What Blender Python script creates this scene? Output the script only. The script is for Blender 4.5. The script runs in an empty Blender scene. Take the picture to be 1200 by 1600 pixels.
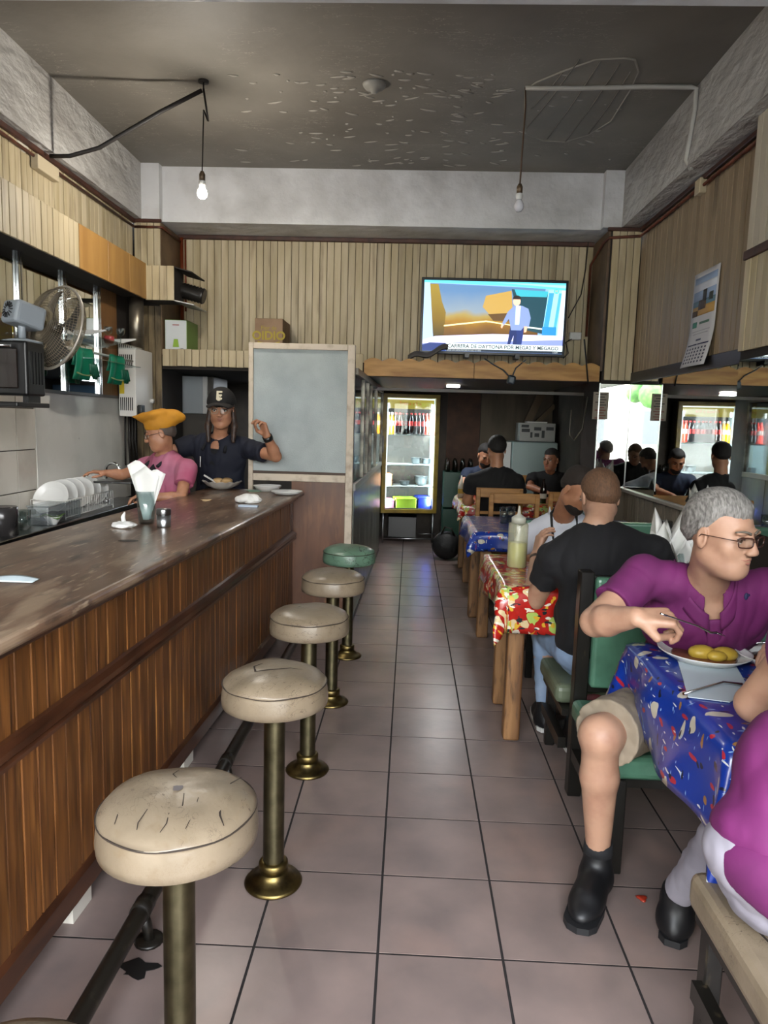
import bpy, bmesh, math, random
import numpy as np
import openvdb
from mathutils import Vector, Matrix
random.seed(7); rng = np.random.RandomState(5)
S = bpy.context.scene
COL = S.collection
# ------------------------------------------------------------------ camera
CAMZ = 1.6; FPX = 1113.0
PITCH, YAW, ROLL = .1258, .0336, .0276
def _axes():
    cy, sy, cp, sp = math.cos(YAW), math.sin(YAW), math.cos(PITCH), math.sin(PITCH)
    f = Vector((-sy*cp, cy*cp, -sp)); r = Vector((cy, sy, 0)); u = r.cross(f)
    c, s = math.cos(ROLL), math.sin(ROLL)
    return c*r+s*u, -s*r+c*u, f
RX, UX, FX = _axes()
cam_d = bpy.data.cameras.new('camera'); cam = bpy.data.objects.new('camera', cam_d); COL.objects.link(cam)
cam.matrix_world = Matrix(((RX.x, UX.x, -FX.x, 0), (RX.y, UX.y, -FX.y, 0), (RX.z, UX.z, -FX.z, CAMZ), (0, 0, 0, 1)))
cam_d.sensor_fit = 'VERTICAL'; cam_d.sensor_height = 32.0; cam_d.lens = FPX*32.0/1600.0
cam_d.clip_start = .05; cam_d.clip_end = 200
S.camera = cam
def at(px, py, **k):
    """the world point seen at a photo pixel, on the plane X=, Y= or Z="""
    d = (px-600)/FPX*RX - (py-800)/FPX*UX + FX
    (ax, v), = k.items(); i = 'XYZ'.index(ax)
    o = Vector((0, 0, CAMZ)); return o + d*((v-o[i])/d[i])
# ------------------------------------------------------------------ sky, lamps, exposure
w = bpy.data.worlds.new('sky'); S.world = w; w.use_nodes = True
nt = w.node_tree; bg = nt.nodes['Background']
tc = nt.nodes.new('ShaderNodeTexCoord'); sx = nt.nodes.new('ShaderNodeSeparateXYZ'); rp = nt.nodes.new('ShaderNodeValToRGB')
nt.links.new(tc.outputs['Generated'], sx.inputs[0]); nt.links.new(sx.outputs['Z'], rp.inputs[0]); nt.links.new(rp.outputs[0], bg.inputs[0])
rp.color_ramp.elements[0].position = 0; rp.color_ramp.elements[0].color = (1, .97, .93, 1)
rp.color_ramp.elements[1].position = .7; rp.color_ramp.elements[1].color = (.80, .88, 1, 1)
bg.inputs[1].default_value = 14
def area(name, loc, rot, sx_, sy_, power, color=(1, 1, 1), portal=False):
    l = bpy.data.lights.new(name, 'AREA'); l.shape = 'RECTANGLE'; l.size = sx_; l.size_y = sy_; l.energy = power; l.color = color
    o = bpy.data.objects.new(name, l); COL.objects.link(o); o.location = loc; o.rotation_euler = rot
    if portal: l.cycles.is_portal = True
    return o
area('street_opening_portal', (-.29, -1.5, 1.66), (math.radians(90), 0, 0), 4.5, 3.2, 1, portal=True)
S.view_settings.view_transform = 'Standard'; S.view_settings.look = 'None'
S.view_settings.gamma = 1; S.view_settings.use_curve_mapping = False
S.view_settings.exposure = 1.12
S.cycles.max_bounces = 10; S.cycles.diffuse_bounces = 4; S.cycles.glossy_bounces = 4; S.cycles.transmission_bounces = 10
S.cycles.caustics_reflective = False; S.cycles.caustics_refractive = False; S.cycles.sample_clamp_indirect = 6
# ------------------------------------------------------------------ materials
def lin(c):
    if isinstance(c, str): c = [int(c[i:i+2], 16)/255 for i in (0, 2, 4)]
    return tuple((x/12.92 if x <= .04045 else ((x+.055)/1.055)**2.4) for x in c)+(1,)
MATS = {}
def mat(name, col, rough=.5, metal=0, n=None, bump=None, emit=None, alpha=None, trans=0, ior=1.45, coat=0, rnd=0, stretch=(1, 1, 1), spec=None, layers=(), sss=0):
    """n=(scale, colour2, contrast lo, hi[, detail]) mottling; bump=(scale, strength, dist); layers=((kind, scale, colour, lo, hi, stretch), ...); rnd: per-object value jitter"""
    if name in MATS: return MATS[name]
    m = bpy.data.materials.new(name); m.use_nodes = True; t = m.node_tree; N = t.nodes; L = t.links; b = N['Principled BSDF']
    c = N.new('ShaderNodeRGB'); c.outputs[0].default_value = lin(col); cur = c.outputs[0]
    tc = N.new('ShaderNodeTexCoord'); mp = N.new('ShaderNodeMapping'); mp.inputs['Scale'].default_value = stretch
    oi = N.new('ShaderNodeObjectInfo')
    if rnd:   # shift the texture per object so alike pieces differ
        vm = N.new('ShaderNodeVectorMath'); vm.operation = 'MULTIPLY_ADD'; cb = N.new('ShaderNodeCombineXYZ')
        L.new(oi.outputs['Random'], cb.inputs[0]); L.new(oi.outputs['Random'], cb.inputs[1]); vm.inputs[1].default_value = (37, 53, 0)
        L.new(cb.outputs[0], vm.inputs[0]); L.new(tc.outputs['Object'], vm.inputs[2]); L.new(vm.outputs[0], mp.inputs[0])
    else: L.new(tc.outputs['Object'], mp.inputs[0])
    def mask(kind, scale, lo, hi, st=None, detail=4):
        src = mp.outputs[0]
        if st:
            m2 = N.new('ShaderNodeMapping'); m2.inputs['Scale'].default_value = st; L.new(tc.outputs['Object'] if not rnd else vm.outputs[0], m2.inputs[0]); src = m2.outputs[0]
        if kind == 'noise':
            x = N.new('ShaderNodeTexNoise'); x.inputs['Scale'].default_value = scale; x.inputs['Detail'].default_value = detail; o = x.outputs[0]
        elif kind == 'crack':
            wn = N.new('ShaderNodeTexNoise'); wn.inputs['Scale'].default_value = scale*1.5; wn.inputs['Detail'].default_value = 3; L.new(src, wn.inputs[0])
            mx = N.new('ShaderNodeMixRGB'); mx.inputs[0].default_value = .22; L.new(src, mx.inputs[1]); L.new(wn.outputs['Color'], mx.inputs[2])
            x = N.new('ShaderNodeTexVoronoi'); x.feature = 'DISTANCE_TO_EDGE'; x.inputs['Scale'].default_value = scale; src = mx.outputs[0]; o = x.outputs[0]
        elif kind == 'dots':
            x = N.new('ShaderNodeTexVoronoi'); x.inputs['Scale'].default_value = scale; o = x.outputs[0]
        else:
            x = N.new('ShaderNodeTexWave'); x.inputs['Scale'].default_value = scale; x.inputs['Distortion'].default_value = 3; x.inputs['Detail'].default_value = 2; o = x.outputs['Fac' if 'Fac' in x.outputs else 1]
        L.new(src, x.inputs[0])
        r = N.new('ShaderNodeMapRange'); r.inputs[1].default_value = lo; r.inputs[2].default_value = hi; L.new(o, r.inputs[0]); return r.outputs[0]
    def mix(f, col2):
        nonlocal cur
        x = N.new('ShaderNodeMixRGB'); L.new(f, x.inputs[0]); L.new(cur, x.inputs[1]); x.inputs[2].default_value = lin(col2); cur = x.outputs[0]
    if n: mix(mask('noise', n[0], n[2], n[3], None, n[4] if len(n) > 4 else 4), n[1])
    for ly in layers:
        if ly[0] == 'both':   # crack limited by a noise patch
            a = mask('crack', ly[1], ly[3], ly[4], ly[5] if len(ly) > 5 else None); g = mask('noise', ly[6], .48, .56)
            q = N.new('ShaderNodeMath'); q.operation = 'MULTIPLY'; L.new(a, q.inputs[0]); L.new(g, q.inputs[1]); mix(q.outputs[0], ly[2])
        else: mix(mask(ly[0], ly[1], ly[3], ly[4], ly[5] if len(ly) > 5 else None), ly[2])
    if rnd:
        hv = N.new('ShaderNodeHueSaturation'); r = N.new('ShaderNodeMapRange'); L.new(oi.outputs['Random'], r.inputs[0]); r.inputs[3].default_value = 1-rnd; r.inputs[4].default_value = 1+rnd
        L.new(r.outputs[0], hv.inputs['Value']); L.new(cur, hv.inputs['Color']); cur = hv.outputs[0]
    if emit: b.inputs['Base Color'].default_value = (.01, .01, .01, 1)
    else: L.new(cur, b.inputs['Base Color'])
    b.inputs['Roughness'].default_value = rough; b.inputs['Metallic'].default_value = metal; b.inputs['IOR'].default_value = ior
    if trans: b.inputs['Transmission Weight'].default_value = trans
    if coat: b.inputs['Coat Weight'].default_value = coat; b.inputs['Coat Roughness'].default_value = .12
    if alpha is not None: b.inputs['Alpha'].default_value = alpha
    if spec is not None: b.inputs['Specular IOR Level'].default_value = spec
    if sss: b.inputs['Subsurface Weight'].default_value = sss; b.inputs['Subsurface Scale'].default_value = .01; b.inputs['Subsurface Radius'].default_value = (1, .4, .25)
    if emit:
        L.new(cur, b.inputs['Emission Color']); b.inputs['Emission Strength'].default_value = emit
    if bump:
        x = N.new('ShaderNodeTexNoise'); x.inputs['Scale'].default_value = bump[0]; x.inputs['Detail'].default_value = 6; L.new(mp.outputs[0], x.inputs[0])
        q = N.new('ShaderNodeBump'); q.inputs['Strength'].default_value = bump[1]; q.inputs['Distance'].default_value = bump[2] if len(bump) > 2 else .01
        L.new(x.outputs[0], q.inputs['Height']); L.new(q.outputs[0], b.inputs['Normal'])
    MATS[name] = m; return m
def thin_glass(name, tint='f6fafa', refl=.1, rough=.02, body=None, bodyfac=0):
    if name in MATS: return MATS[name]
    m = bpy.data.materials.new(name); m.use_nodes = True; t = m.node_tree; N = t.nodes; L = t.links; N.remove(N['Principled BSDF']); out = N['Material Output']
    tr = N.new('ShaderNodeBsdfTransparent'); tr.inputs[0].default_value = lin(tint); gl = N.new('ShaderNodeBsdfGlossy'); gl.inputs['Roughness'].default_value = rough; fr_ = N.new('ShaderNodeLayerWeight'); fr_.inputs[0].default_value = .25
    a = N.new('ShaderNodeMath'); a.operation = 'MULTIPLY_ADD'; a.inputs[1].default_value = .55; a.inputs[2].default_value = refl*.6; L.new(fr_.outputs['Facing'], a.inputs[0]); a.use_clamp = True
    mx = N.new('ShaderNodeMixShader'); L.new(a.outputs[0], mx.inputs[0]); L.new(tr.outputs[0], mx.inputs[1]); L.new(gl.outputs[0], mx.inputs[2]); cur = mx.outputs[0]
    if body:
        d = N.new('ShaderNodeBsdfDiffuse'); d.inputs[0].default_value = lin(body); m2 = N.new('ShaderNodeMixShader'); m2.inputs[0].default_value = bodyfac; L.new(cur, m2.inputs[1]); L.new(d.outputs[0], m2.inputs[2]); cur = m2.outputs[0]
    L.new(cur, out.inputs['Surface']); MATS[name] = m; return m
# ------------------------------------------------------------------ mesh helpers
class MB:
    """collects vertices and faces in world coordinates"""
    def __init__(s): s.v = []; s.f = []; s.sm = []; s.mi = []
    def add(s, V, Fc, smooth=False, mi=0):
        b = len(s.v); s.v += [tuple(x) for x in V]; s.f += [tuple(i+b for i in f) for f in Fc]; s.sm += [smooth]*len(Fc); s.mi += [mi]*len(Fc); return s
    def box(s, x0, x1, y0, y1, z0, z1, bev=0, M=None, mi=0):
        if bev:
            b = bmesh.new(); bmesh.ops.create_cube(b, size=1, matrix=Matrix.Translation(((x0+x1)/2, (y0+y1)/2, (z0+z1)/2)) @ Matrix.Diagonal((x1-x0, y1-y0, z1-z0, 1)))
            bmesh.ops.bevel(b, geom=b.edges[:], offset=bev, segments=1 if bev < .006 else 3, affect='EDGES', profile=.5)
            V = [v.co.copy() for v in b.verts]; Fc = [[v.index for v in f.verts] for f in b.faces]; b.free()
        else:
            V = [Vector((x, y, z)) for x in (x0, x1) for y in (y0, y1) for z in (z0, z1)]
            Fc = [(0, 1, 3, 2), (4, 6, 7, 5), (0, 4, 5, 1), (2, 3, 7, 6), (0, 2, 6, 4), (1, 5, 7, 3)]
        if M: V = [M @ v for v in V]
        return s.add(V, Fc, False, mi)
    def tube(s, pts, r, n=10, caps=True, mi=0, closed=False):
        pts = [Vector(p) for p in pts]; R = r if isinstance(r, (list, tuple)) else [r]*len(pts)
        V = []; Fc = []; m = len(pts); prev = None
        for i, p in enumerate(pts):
            if closed: d = (pts[(i+1) % m]-pts[i-1])
            else: d = (pts[min(i+1, m-1)]-pts[max(i-1, 0)])
            d.normalize()
            if prev is None:
                a = d.orthogonal().normalized()
            else:
                a = (prev-d*prev.dot(d)); a = a.normalized() if a.length > 1e-6 else d.orthogonal().normalized()
            prev = a; b = d.cross(a)
            V += [p+(a*math.cos(2*math.pi*k/n)+b*math.sin(2*math.pi*k/n))*R[i] for k in range(n)]
        for i in range(m if closed else m-1):
            j = (i+1) % m
            Fc += [(i*n+k, i*n+(k+1) % n, j*n+(k+1) % n, j*n+k) for k in range(n)]
        s.add(V, Fc, True, mi)
        if caps and not closed:
            s.add(V[:n], [tuple(range(n))[::-1]], False, mi); s.add(V[-n:], [tuple(range(n))], False, mi)
        return s
    def lathe(s, prof, c=(0, 0, 0), n=32, M=None, mi=0, smooth=True, wob=None, close=True):
        """prof: list of (r, z)"""
        V = []; Fc = []; c = Vector(c)
        for (r, z) in prof:
            for k in range(n):
                a = 2*math.pi*k/n; rr, zz = (wob(r, z, a) if wob else (r, z)); V.append(Vector((rr*math.cos(a), rr*math.sin(a), zz)))
        for i in range(len(prof)-1):
            Fc += [(i*n+k, i*n+(k+1) % n, (i+1)*n+(k+1) % n, (i+1)*n+k) for k in range(n)]
        if close:
            if prof[0][0] > 1e-5: Fc.append(tuple(range(n))[::-1])
            if prof[-1][0] > 1e-5: Fc.append(tuple((len(prof)-1)*n+k for k in range(n)))
        if M: V = [M @ v for v in V]
        return s.add([v+c for v in V], Fc, smooth, mi)
    def prism(s, poly, axis, a, b, mi=0, M=None):
        """poly: 2D outline, extruded along axis X/Y/Z from a to b"""
        def P(u, v, h): return Vector({'X': (h, u, v), 'Y': (u, h, v), 'Z': (u, v, h)}[axis])
        n = len(poly); V = [P(u, v, a) for u, v in poly]+[P(u, v, b) for u, v in poly]
        if M: V = [M @ v for v in V]
        return s.add(V, [tuple(range(n))[::-1], tuple(range(n, 2*n))]+[(k, (k+1) % n, n+(k+1) % n, n+k) for k in range(n)], False, mi)
    def grid(s, fn, nu, nv, thick=0, smooth=True, mi=0):
        V = [Vector(fn(i/nu, j/nv)) for i in range(nu+1) for j in range(nv+1)]; id = lambda i, j: i*(nv+1)+j
        Fc = [(id(i, j), id(i+1, j), id(i+1, j+1), id(i, j+1)) for i in range(nu) for j in range(nv)]
        if thick:
            nrm = [Vector((0, 0, 0)) for _ in V]
            for f in Fc:
                q = (V[f[2]]-V[f[0]]).cross(V[f[3]]-V[f[1]])
                for k in f: nrm[k] += q
            m = len(V); V2 = [v-n_.normalized()*thick if n_.length > 0 else v for v, n_ in zip(V, nrm)]
            F2 = [tuple(k+m for k in f[::-1]) for f in Fc]; E = []
            for i in range(nu): E += [(id(i, 0), id(i, 0)+m, id(i+1, 0)+m, id(i+1, 0)), (id(i, nv), id(i+1, nv), id(i+1, nv)+m, id(i, nv)+m)]
            for j in range(nv): E += [(id(0, j), id(0, j+1), id(0, j+1)+m, id(0, j)+m), (id(nu, j), id(nu, j)+m, id(nu, j+1)+m, id(nu, j+1))]
            V = V+V2; Fc = Fc+F2+E
        return s.add(V, Fc, smooth, mi)
    def ball(s, c, r, n=12, m=8, mi=0, M=None):
        r = r if isinstance(r, (tuple, list)) else (r, r, r); V = []; Fc = []
        for i in range(m+1):
            th = math.pi*i/m
            for k in range(n):
                a = 2*math.pi*k/n; v = Vector((r[0]*math.sin(th)*math.cos(a), r[1]*math.sin(th)*math.sin(a), -r[2]*math.cos(th)))
                V.append((M @ v if M else v)+Vector(c))
        Fc = [(i*n+k, i*n+(k+1) % n, (i+1)*n+(k+1) % n, (i+1)*n+k) for i in range(m) for k in range(n)]
        return s.add(V, Fc, True, mi)
    def build(s, name, m, parent=None, **tags):
        me = bpy.data.meshes.new(name); off = OFF.get(parent.name, Vector((0, 0, 0))) if parent else Vector((0, 0, 0))
        me.from_pydata([tuple(Vector(v)-off) for v in s.v], [], s.f)
        for x in (m if isinstance(m, (list, tuple)) else [m]): me.materials.append(x)
        me.polygons.foreach_set('use_smooth', s.sm); me.polygons.foreach_set('material_index', s.mi)
        bm = bmesh.new(); bm.from_mesh(me); bmesh.ops.remove_doubles(bm, verts=bm.verts[:], dist=1e-6); bmesh.ops.recalc_face_normals(bm, faces=bm.faces[:]); bm.to_mesh(me); bm.free()
        o = bpy.data.objects.new(name, me); COL.objects.link(o)
        if parent: o.parent = parent; OFF[o.name] = off
        for k, v in tags.items(): o['category' if k == 'cat' else k] = v
        return o
OFF = {}
def thing(name, label, cat, loc=(0, 0, 0), group=None):
    o = bpy.data.objects.new(name, None); COL.objects.link(o); o.location = loc; OFF[o.name] = Vector(loc); o.empty_display_size = .1
    if label: o['label'] = label
    if cat: o['category'] = cat
    if group: o['group'] = group
    return o
def solo(o, label, cat, group=None):
    """a thing that is one mesh: origin moved to its base"""
    me = o.data; n = len(me.vertices); a = np.empty(n*3, np.float32); me.vertices.foreach_get('co', a); a = a.reshape(-1, 3)
    c = np.array([(a[:, 0].min()+a[:, 0].max())/2, (a[:, 1].min()+a[:, 1].max())/2, a[:, 2].min()]); me.vertices.foreach_set('co', (a-c).ravel()); me.update(); o.location = c
    o['label'] = label; o['category'] = cat
    if group: o['group'] = group
    return o
def dup(root, loc=None, rotz=None, label=None, group=None):
    r = root.copy(); COL.objects.link(r)
    if loc is not None: r.location = loc
    if rotz is not None: r.rotation_euler = (0, 0, rotz)
    if label: r['label'] = label
    if group: r['group'] = group
    for ch in list(root.children):
        c = ch.copy(); COL.objects.link(c); c.parent = r
        for g in ch.children:
            d = g.copy(); COL.objects.link(d); d.parent = c
    return r
def structure(o): o['kind'] = 'structure'; return o
def pieces(name, mesh_of, spots, m, parent):
    """many alike pieces: meshes are cached by key; spots = [(key, matrix)]"""
    cache = {}; out = []
    off = OFF.get(parent.name, Vector((0, 0, 0)))
    for key, M in spots:
        if key not in cache:
            mb = mesh_of(key); me = bpy.data.meshes.new(name); me.from_pydata(mb.v, [], mb.f); me.materials.append(m); me.polygons.foreach_set('use_smooth', mb.sm)
            bm = bmesh.new(); bm.from_mesh(me); bmesh.ops.recalc_face_normals(bm, faces=bm.faces[:]); bm.to_mesh(me); bm.free(); cache[key] = me
        o = bpy.data.objects.new(name, cache[key]); COL.objects.link(o); o.parent = parent; o.matrix_local = Matrix.Translation(-off) @ M; out.append(o)
    return out
def text_mesh(body, size, name, m, parent, M, depth=.001, align='CENTER', xs=1, bold=0):
    cu = bpy.data.curves.new(name, 'FONT'); cu.body = body; cu.size = size; cu.align_x = align; cu.align_y = 'CENTER'; cu.extrude = depth; cu.resolution_u = 3; cu.offset = bold
    o = bpy.data.objects.new(name, cu); COL.objects.link(o); dg = bpy.context.evaluated_depsgraph_get(); dg.update()
    me = bpy.data.meshes.new_from_object(o.evaluated_get(dg)); COL.objects.unlink(o); bpy.data.objects.remove(o)
    me.materials.clear(); me.materials.append(m); me.transform(M @ Matrix.Diagonal((xs, 1, 1, 1)))
    off = OFF.get(parent.name, Vector((0, 0, 0))); me.transform(Matrix.Translation(-off))
    q = bpy.data.objects.new(name, me); COL.objects.link(q); q.parent = parent; OFF[q.name] = off; return q
T = Matrix.Translation
def Rz(a): return Matrix.Rotation(a, 4, 'Z')
def Rx(a): return Matrix.Rotation(a, 4, 'X')
def Ry(a): return Matrix.Rotation(a, 4, 'Y')
FRONT = Matrix(((1, 0, 0, 0), (0, 0, -1, 0), (0, 1, 0, 0), (0, 0, 0, 1)))       # text that faces -Y
# ------------------------------------------------------------------ palette
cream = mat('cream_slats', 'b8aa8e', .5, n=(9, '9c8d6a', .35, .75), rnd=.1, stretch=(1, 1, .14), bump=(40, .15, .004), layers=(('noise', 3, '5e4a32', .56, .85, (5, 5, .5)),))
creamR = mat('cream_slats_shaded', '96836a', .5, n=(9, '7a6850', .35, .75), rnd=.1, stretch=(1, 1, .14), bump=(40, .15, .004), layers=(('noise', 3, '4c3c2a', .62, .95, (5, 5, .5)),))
dark_gap = mat('dark_backing', '1c1611', .8)
brown_trim = mat('brown_trim', '45261a', .5, n=(12, '2a1712', .4, .7))
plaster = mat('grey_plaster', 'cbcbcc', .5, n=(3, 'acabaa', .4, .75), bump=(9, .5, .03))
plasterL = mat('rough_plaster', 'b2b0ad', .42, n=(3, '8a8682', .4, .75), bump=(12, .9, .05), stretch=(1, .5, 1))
ceil_m = mat('ceiling_paint', '7f7a72', .6, n=(1.2, '68635b', .35, .7), bump=(5, .35, .02), layers=(('both', 9, 'a19b91', .012, .0, (.45, 1.6, 1), 2.2),))
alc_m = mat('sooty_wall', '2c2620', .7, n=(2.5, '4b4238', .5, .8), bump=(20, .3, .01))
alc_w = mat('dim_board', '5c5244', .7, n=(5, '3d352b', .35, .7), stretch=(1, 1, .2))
tile_m = mat('floor_tile_pinkish', '7c6c66', .3, n=(4.5, '665a56', .3, .72), rnd=.07, bump=(30, .12, .004), layers=(('noise', 2.2, '8a7268', .55, .85),), spec=.6)
grout = mat('dark_grout', '191413', .9)
woodc = mat('varnished_plank', '764a22', .36, n=(7, '472912', .3, .72), rnd=.24, stretch=(6, 6, .5), coat=.2, layers=(('noise', 10, '38200f', .52, .7, (8, 8, .3)), ('noise', 5, '8e5f2e', .58, .76, (5, 5, .4)),))
woodd = mat('dark_moulding', '4b2c1b', .28, n=(8, '2b170e', .35, .7), stretch=(3, .6, 3), coat=.4)
top_m = mat('worn_countertop', '6f5542', .34, n=(3.2, '503a2b', .3, .7), stretch=(2.6, .5, 1), coat=.3, bump=(30, .15, .003), layers=(('noise', 40, '3a2a20', .6, .8, (1.5, .25, 1)), ('noise', 4, '86715c', .53, .66, (2.2, .6, 1)), ('noise', 7, '36281e', .56, .68, (2, .5, 1)), ('noise', 22, '907c66', .6, .68, (2.4, .4, 1))))
white_paint = mat('white_paint_worn', 'b9ac9b', .5, n=(14, '8e7f6c', .5, .8))
pine = mat('knotty_pine', 'b08548', .5, n=(6, '8a5f2d', .35, .7), stretch=(.6, 1, 4), layers=(('dots', 3.2, '4c2a16', .1, .03, (1, 1, 2.2)),))
chrome = mat('chrome', 'd5d8da', .12, 1)
alu = mat('brushed_aluminium', 'b7bbbe', .3, 1)
steel = mat('stainless_steel', '8f9091', .28, 1, n=(6, '6c6c6c', .35, .7))
mirror_m = mat('mirror_silver', 'e4e8e6', .015, 1)
black_p = mat('black_plastic', '111112', .3)
black_m = mat('black_painted_metal', '16130f', .35, n=(20, '3a342a', .62, .8))
white_e = mat('white_enamel', 'c9c9c6', .3)
paper = mat('white_paper', 'd6d6d2', .7)
glass = thin_glass('clear_glass', 'e6eeee', .1)
pglass = thin_glass('window_glass', 'eef4f4', .08)
brass = mat('aged_brass_column', '6a634c', .4, 1, n=(18, '4b4633', .3, .7), bump=(60, .1, .002))
brass2 = mat('worn_brass', '7a6a40', .38, 1, n=(20, '4a3f2a', .35, .7))
vinyl = mat('cracked_cream_vinyl', '7a6d5b', .34, n=(7, '675b4a', .35, .7), bump=(14, .35, .01), rnd=.06, layers=(('noise', 30, '6b5c48', .58, .8), ('both', 13, '43362a', .018, .002, (.7, 1.5, 1.4), 4), ('both', 34, '6a5a46', .03, .0, (1.5, .6, 1), 5)))
vinyl_g = mat('green_vinyl_stool', '5d7a66', .34, n=(7, '4b6353', .35, .7), bump=(14, .3, .01), layers=(('both', 7, '1c1f19', .018, .004, (.7, 1.3, 1.6), 3),))
green_v = mat('green_bench_vinyl', '54806a', .3, n=(9, '426553', .3, .7), bump=(26, .3, .006), coat=.15)
dark_fr = mat('black_bench_frame', '14120f', .35, n=(25, '4a4030', .66, .8), stretch=(1, 1, .3))
log_m = mat('rough_table_timber', '8a6540', .5, n=(5, '57391f', .35, .7), stretch=(3, 3, .35), bump=(20, .3, .01), layers=(('noise', 12, '2f1d12', .54, .72, (3, 3, .5)),))
# ------------------------------------------------------------------ the room
XL, XR = -2.5, 1.94; YB = 6.98; YC = 6.45; YN = -1.5; YF = 9.9; ZC = 3.78; ZB = 3.31
# floor: slab, then each tile
fl = structure(MB().box(-3.2, 2.6, -1.6, 10.2, -.12, -.0014).build('floor', grout))
TW, TL, TX, TY = .3785, .3774, -.0484, 1.9765
def tile_mb(k):
    x1 = k/1000; return MB().box(0.004, x1-.004, 0.004, TL-.004, -.05, 0)
spots = []
for j in range(-6, 22):
    for i in range(-4, 6):
        x = TX+i*TW; wd = min(TW, XR-x)
        if wd < .05 or TY+j*TL < -.3: continue
        spots.append((int(wd*1000), T((x, TY+j*TL, 0)) @ Rx(random.uniform(-.0012, .0012)) @ Ry(random.uniform(-.0012, .0012))))
pieces('tile', tile_mb, spots, tile_m, fl)
# ceiling with a sunken patch
ce = structure(MB().box(-3.2, 2.6, -1.6, 7.2, ZC, ZC+.12).build('ceiling', ceil_m))
pat = [at(*p, Z=ZC) for p in ((820, 185), (821, 208), (850, 219), (882, 221), (920, 210), (955, 188), (985, 140), (998, 112), (992, 92), (975, 90), (930, 93), (880, 110), (838, 128), (821, 140))]
mb = MB(); mb.tube([p+Vector((0, 0, -.002+.003*math.sin(i*2.1))) for i, p in enumerate(pat)], .007, 6, closed=True); mb.build('plaster_rim', mat('broken_plaster_edge', '8d8980', .7), ce)
mb = MB(); mb.prism([(p.x, p.y) for p in pat], 'Z', ZC-.004, ZC+.01); mb.build('plaster_patch', mat('patched_ceiling', '716c64', .55, n=(3, '7f796f', .4, .7), bump=(8, .4, .02)), ce)
mb = MB()
for (a, b) in (((905, 93), (823, 200)), ((938, 96), (855, 217)), ((968, 100), (884, 221)), ((985, 112), (920, 209)), ((880, 112), (830, 170))):
    A, B = at(*a, Z=ZC-.006), at(*b, Z=ZC-.006); mb.tube([A, (A+B)/2+Vector((.01, .01, 0)), B], .0045, 5)
mb.build('lath_line', mat('lath_line', '6b665e', .7), ce)
# paint flakes hanging off the ceiling: uncountable
mb = MB()
for i in range(170):
    px = random.gauss(640, 170); py = random.uniform(110, 262)
    if not 350 < px < 1000: continue
    p = at(px, py, Z=ZC-.001); a = random.uniform(-.5, .5); l = random.uniform(.02, .12); d = Vector((math.cos(a), math.sin(a), 0)); n_ = Vector((-d.y, d.x, 0))
    mb.grid(lambda u, v: p+d*l*(u-.5)+n_*(.002+.005*math.sin(u*3.1))*(v-.5)*2+Vector((0, 0, -.006*v*math.sin(u*3.14))), 4, 1, .0015)
mb.build('paint_flakes', mat('paint_flake', '9c978e', .5), ce, kind='stuff')
# beams
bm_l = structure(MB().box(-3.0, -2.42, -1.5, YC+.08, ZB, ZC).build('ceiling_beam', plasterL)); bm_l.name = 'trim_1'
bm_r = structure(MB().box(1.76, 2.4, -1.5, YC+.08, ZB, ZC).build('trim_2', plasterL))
bm_b = structure(MB().box(-2.42, 1.76, YC+.08, 7.2, ZB, ZC).build('trim_3', plaster))
bm_f = structure(MB().box(-2.42, 1.76, 2.8, 3.17, ZB, ZC).build('trim_4', plaster))
for nm, x0, x1 in (('trim_5', -2.42, -2.26), ('trim_6', 1.6, 1.76)):
    structure(MB().box(x0, x1, YC, YC+.08, ZB, ZC).build(nm, plaster))
# walls: backing plus the boards nailed on it
wl = structure(MB().box(-2.72, XL-.02, YN, YF, 0, ZB).build('wall_left', dark_gap))
wr = structure(MB().box(XR+.02, 2.2, YN, YF, 0, ZB).build('wall_right', dark_gap))
wb = structure(MB().box(-2.5, 1.94, YB+.02, YB+.2, 2.1, ZB).build('wall_back', dark_gap))
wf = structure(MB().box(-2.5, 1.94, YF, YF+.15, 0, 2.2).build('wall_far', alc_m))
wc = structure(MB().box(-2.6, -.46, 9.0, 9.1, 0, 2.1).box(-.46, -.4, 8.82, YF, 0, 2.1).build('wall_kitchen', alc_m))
def slats_x(parent, x0, x1, y, z0, z1, w, m, name='board', top=None, th=.018, jz=0):
    n = max(1, round((x1-x0)/w)); w = (x1-x0)/n; sp = []
    for i in range(n):
        sp.append((int((z1-z0)*1000), T((x0+i*w, y+random.uniform(-.0025, .0025), z0+random.uniform(-jz, jz)))))
    return pieces(name, lambda k: MB().box(.0022, w-.0022, 0, th, 0, k/1000, bev=.0025), sp, m, parent)
def slats_y(parent, x, y0, y1, z0, z1, w, m, name='board', side=1, th=.018, jz=0):
    """side=+1: boards on a wall whose room side is +x (they fill x-th .. x)"""
    n = max(1, round((y1-y0)/w)); w = (y1-y0)/n; sp = []
    for i in range(n): sp.append((int((z1-z0)*1000), T((x+random.uniform(-.0025, .0025), y0+i*w, z0+random.uniform(-jz, jz)))))
    a, b = (-th, 0) if side > 0 else (0, th)
    return pieces(name, lambda k: MB().box(a, b, .0022, w-.0022, 0, k/1000, bev=.0025), sp, m, parent)
slats_x(wb, -2.26, 1.66, YB, 2.12, ZB-.02, .068, cream)
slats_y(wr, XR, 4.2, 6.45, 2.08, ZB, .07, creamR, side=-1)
slats_y(wl, XL, 3.3, 6.45, 2.9, ZB, .07, cream)
slats_y(wr, XR, 2.0, 6.45, .05, 1.04, .07, mat('grey_wainscot', '7d7466', .5, n=(9, '5b5347', .35, .75), rnd=.1, stretch=(1, 1, .14)), side=-1)
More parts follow.
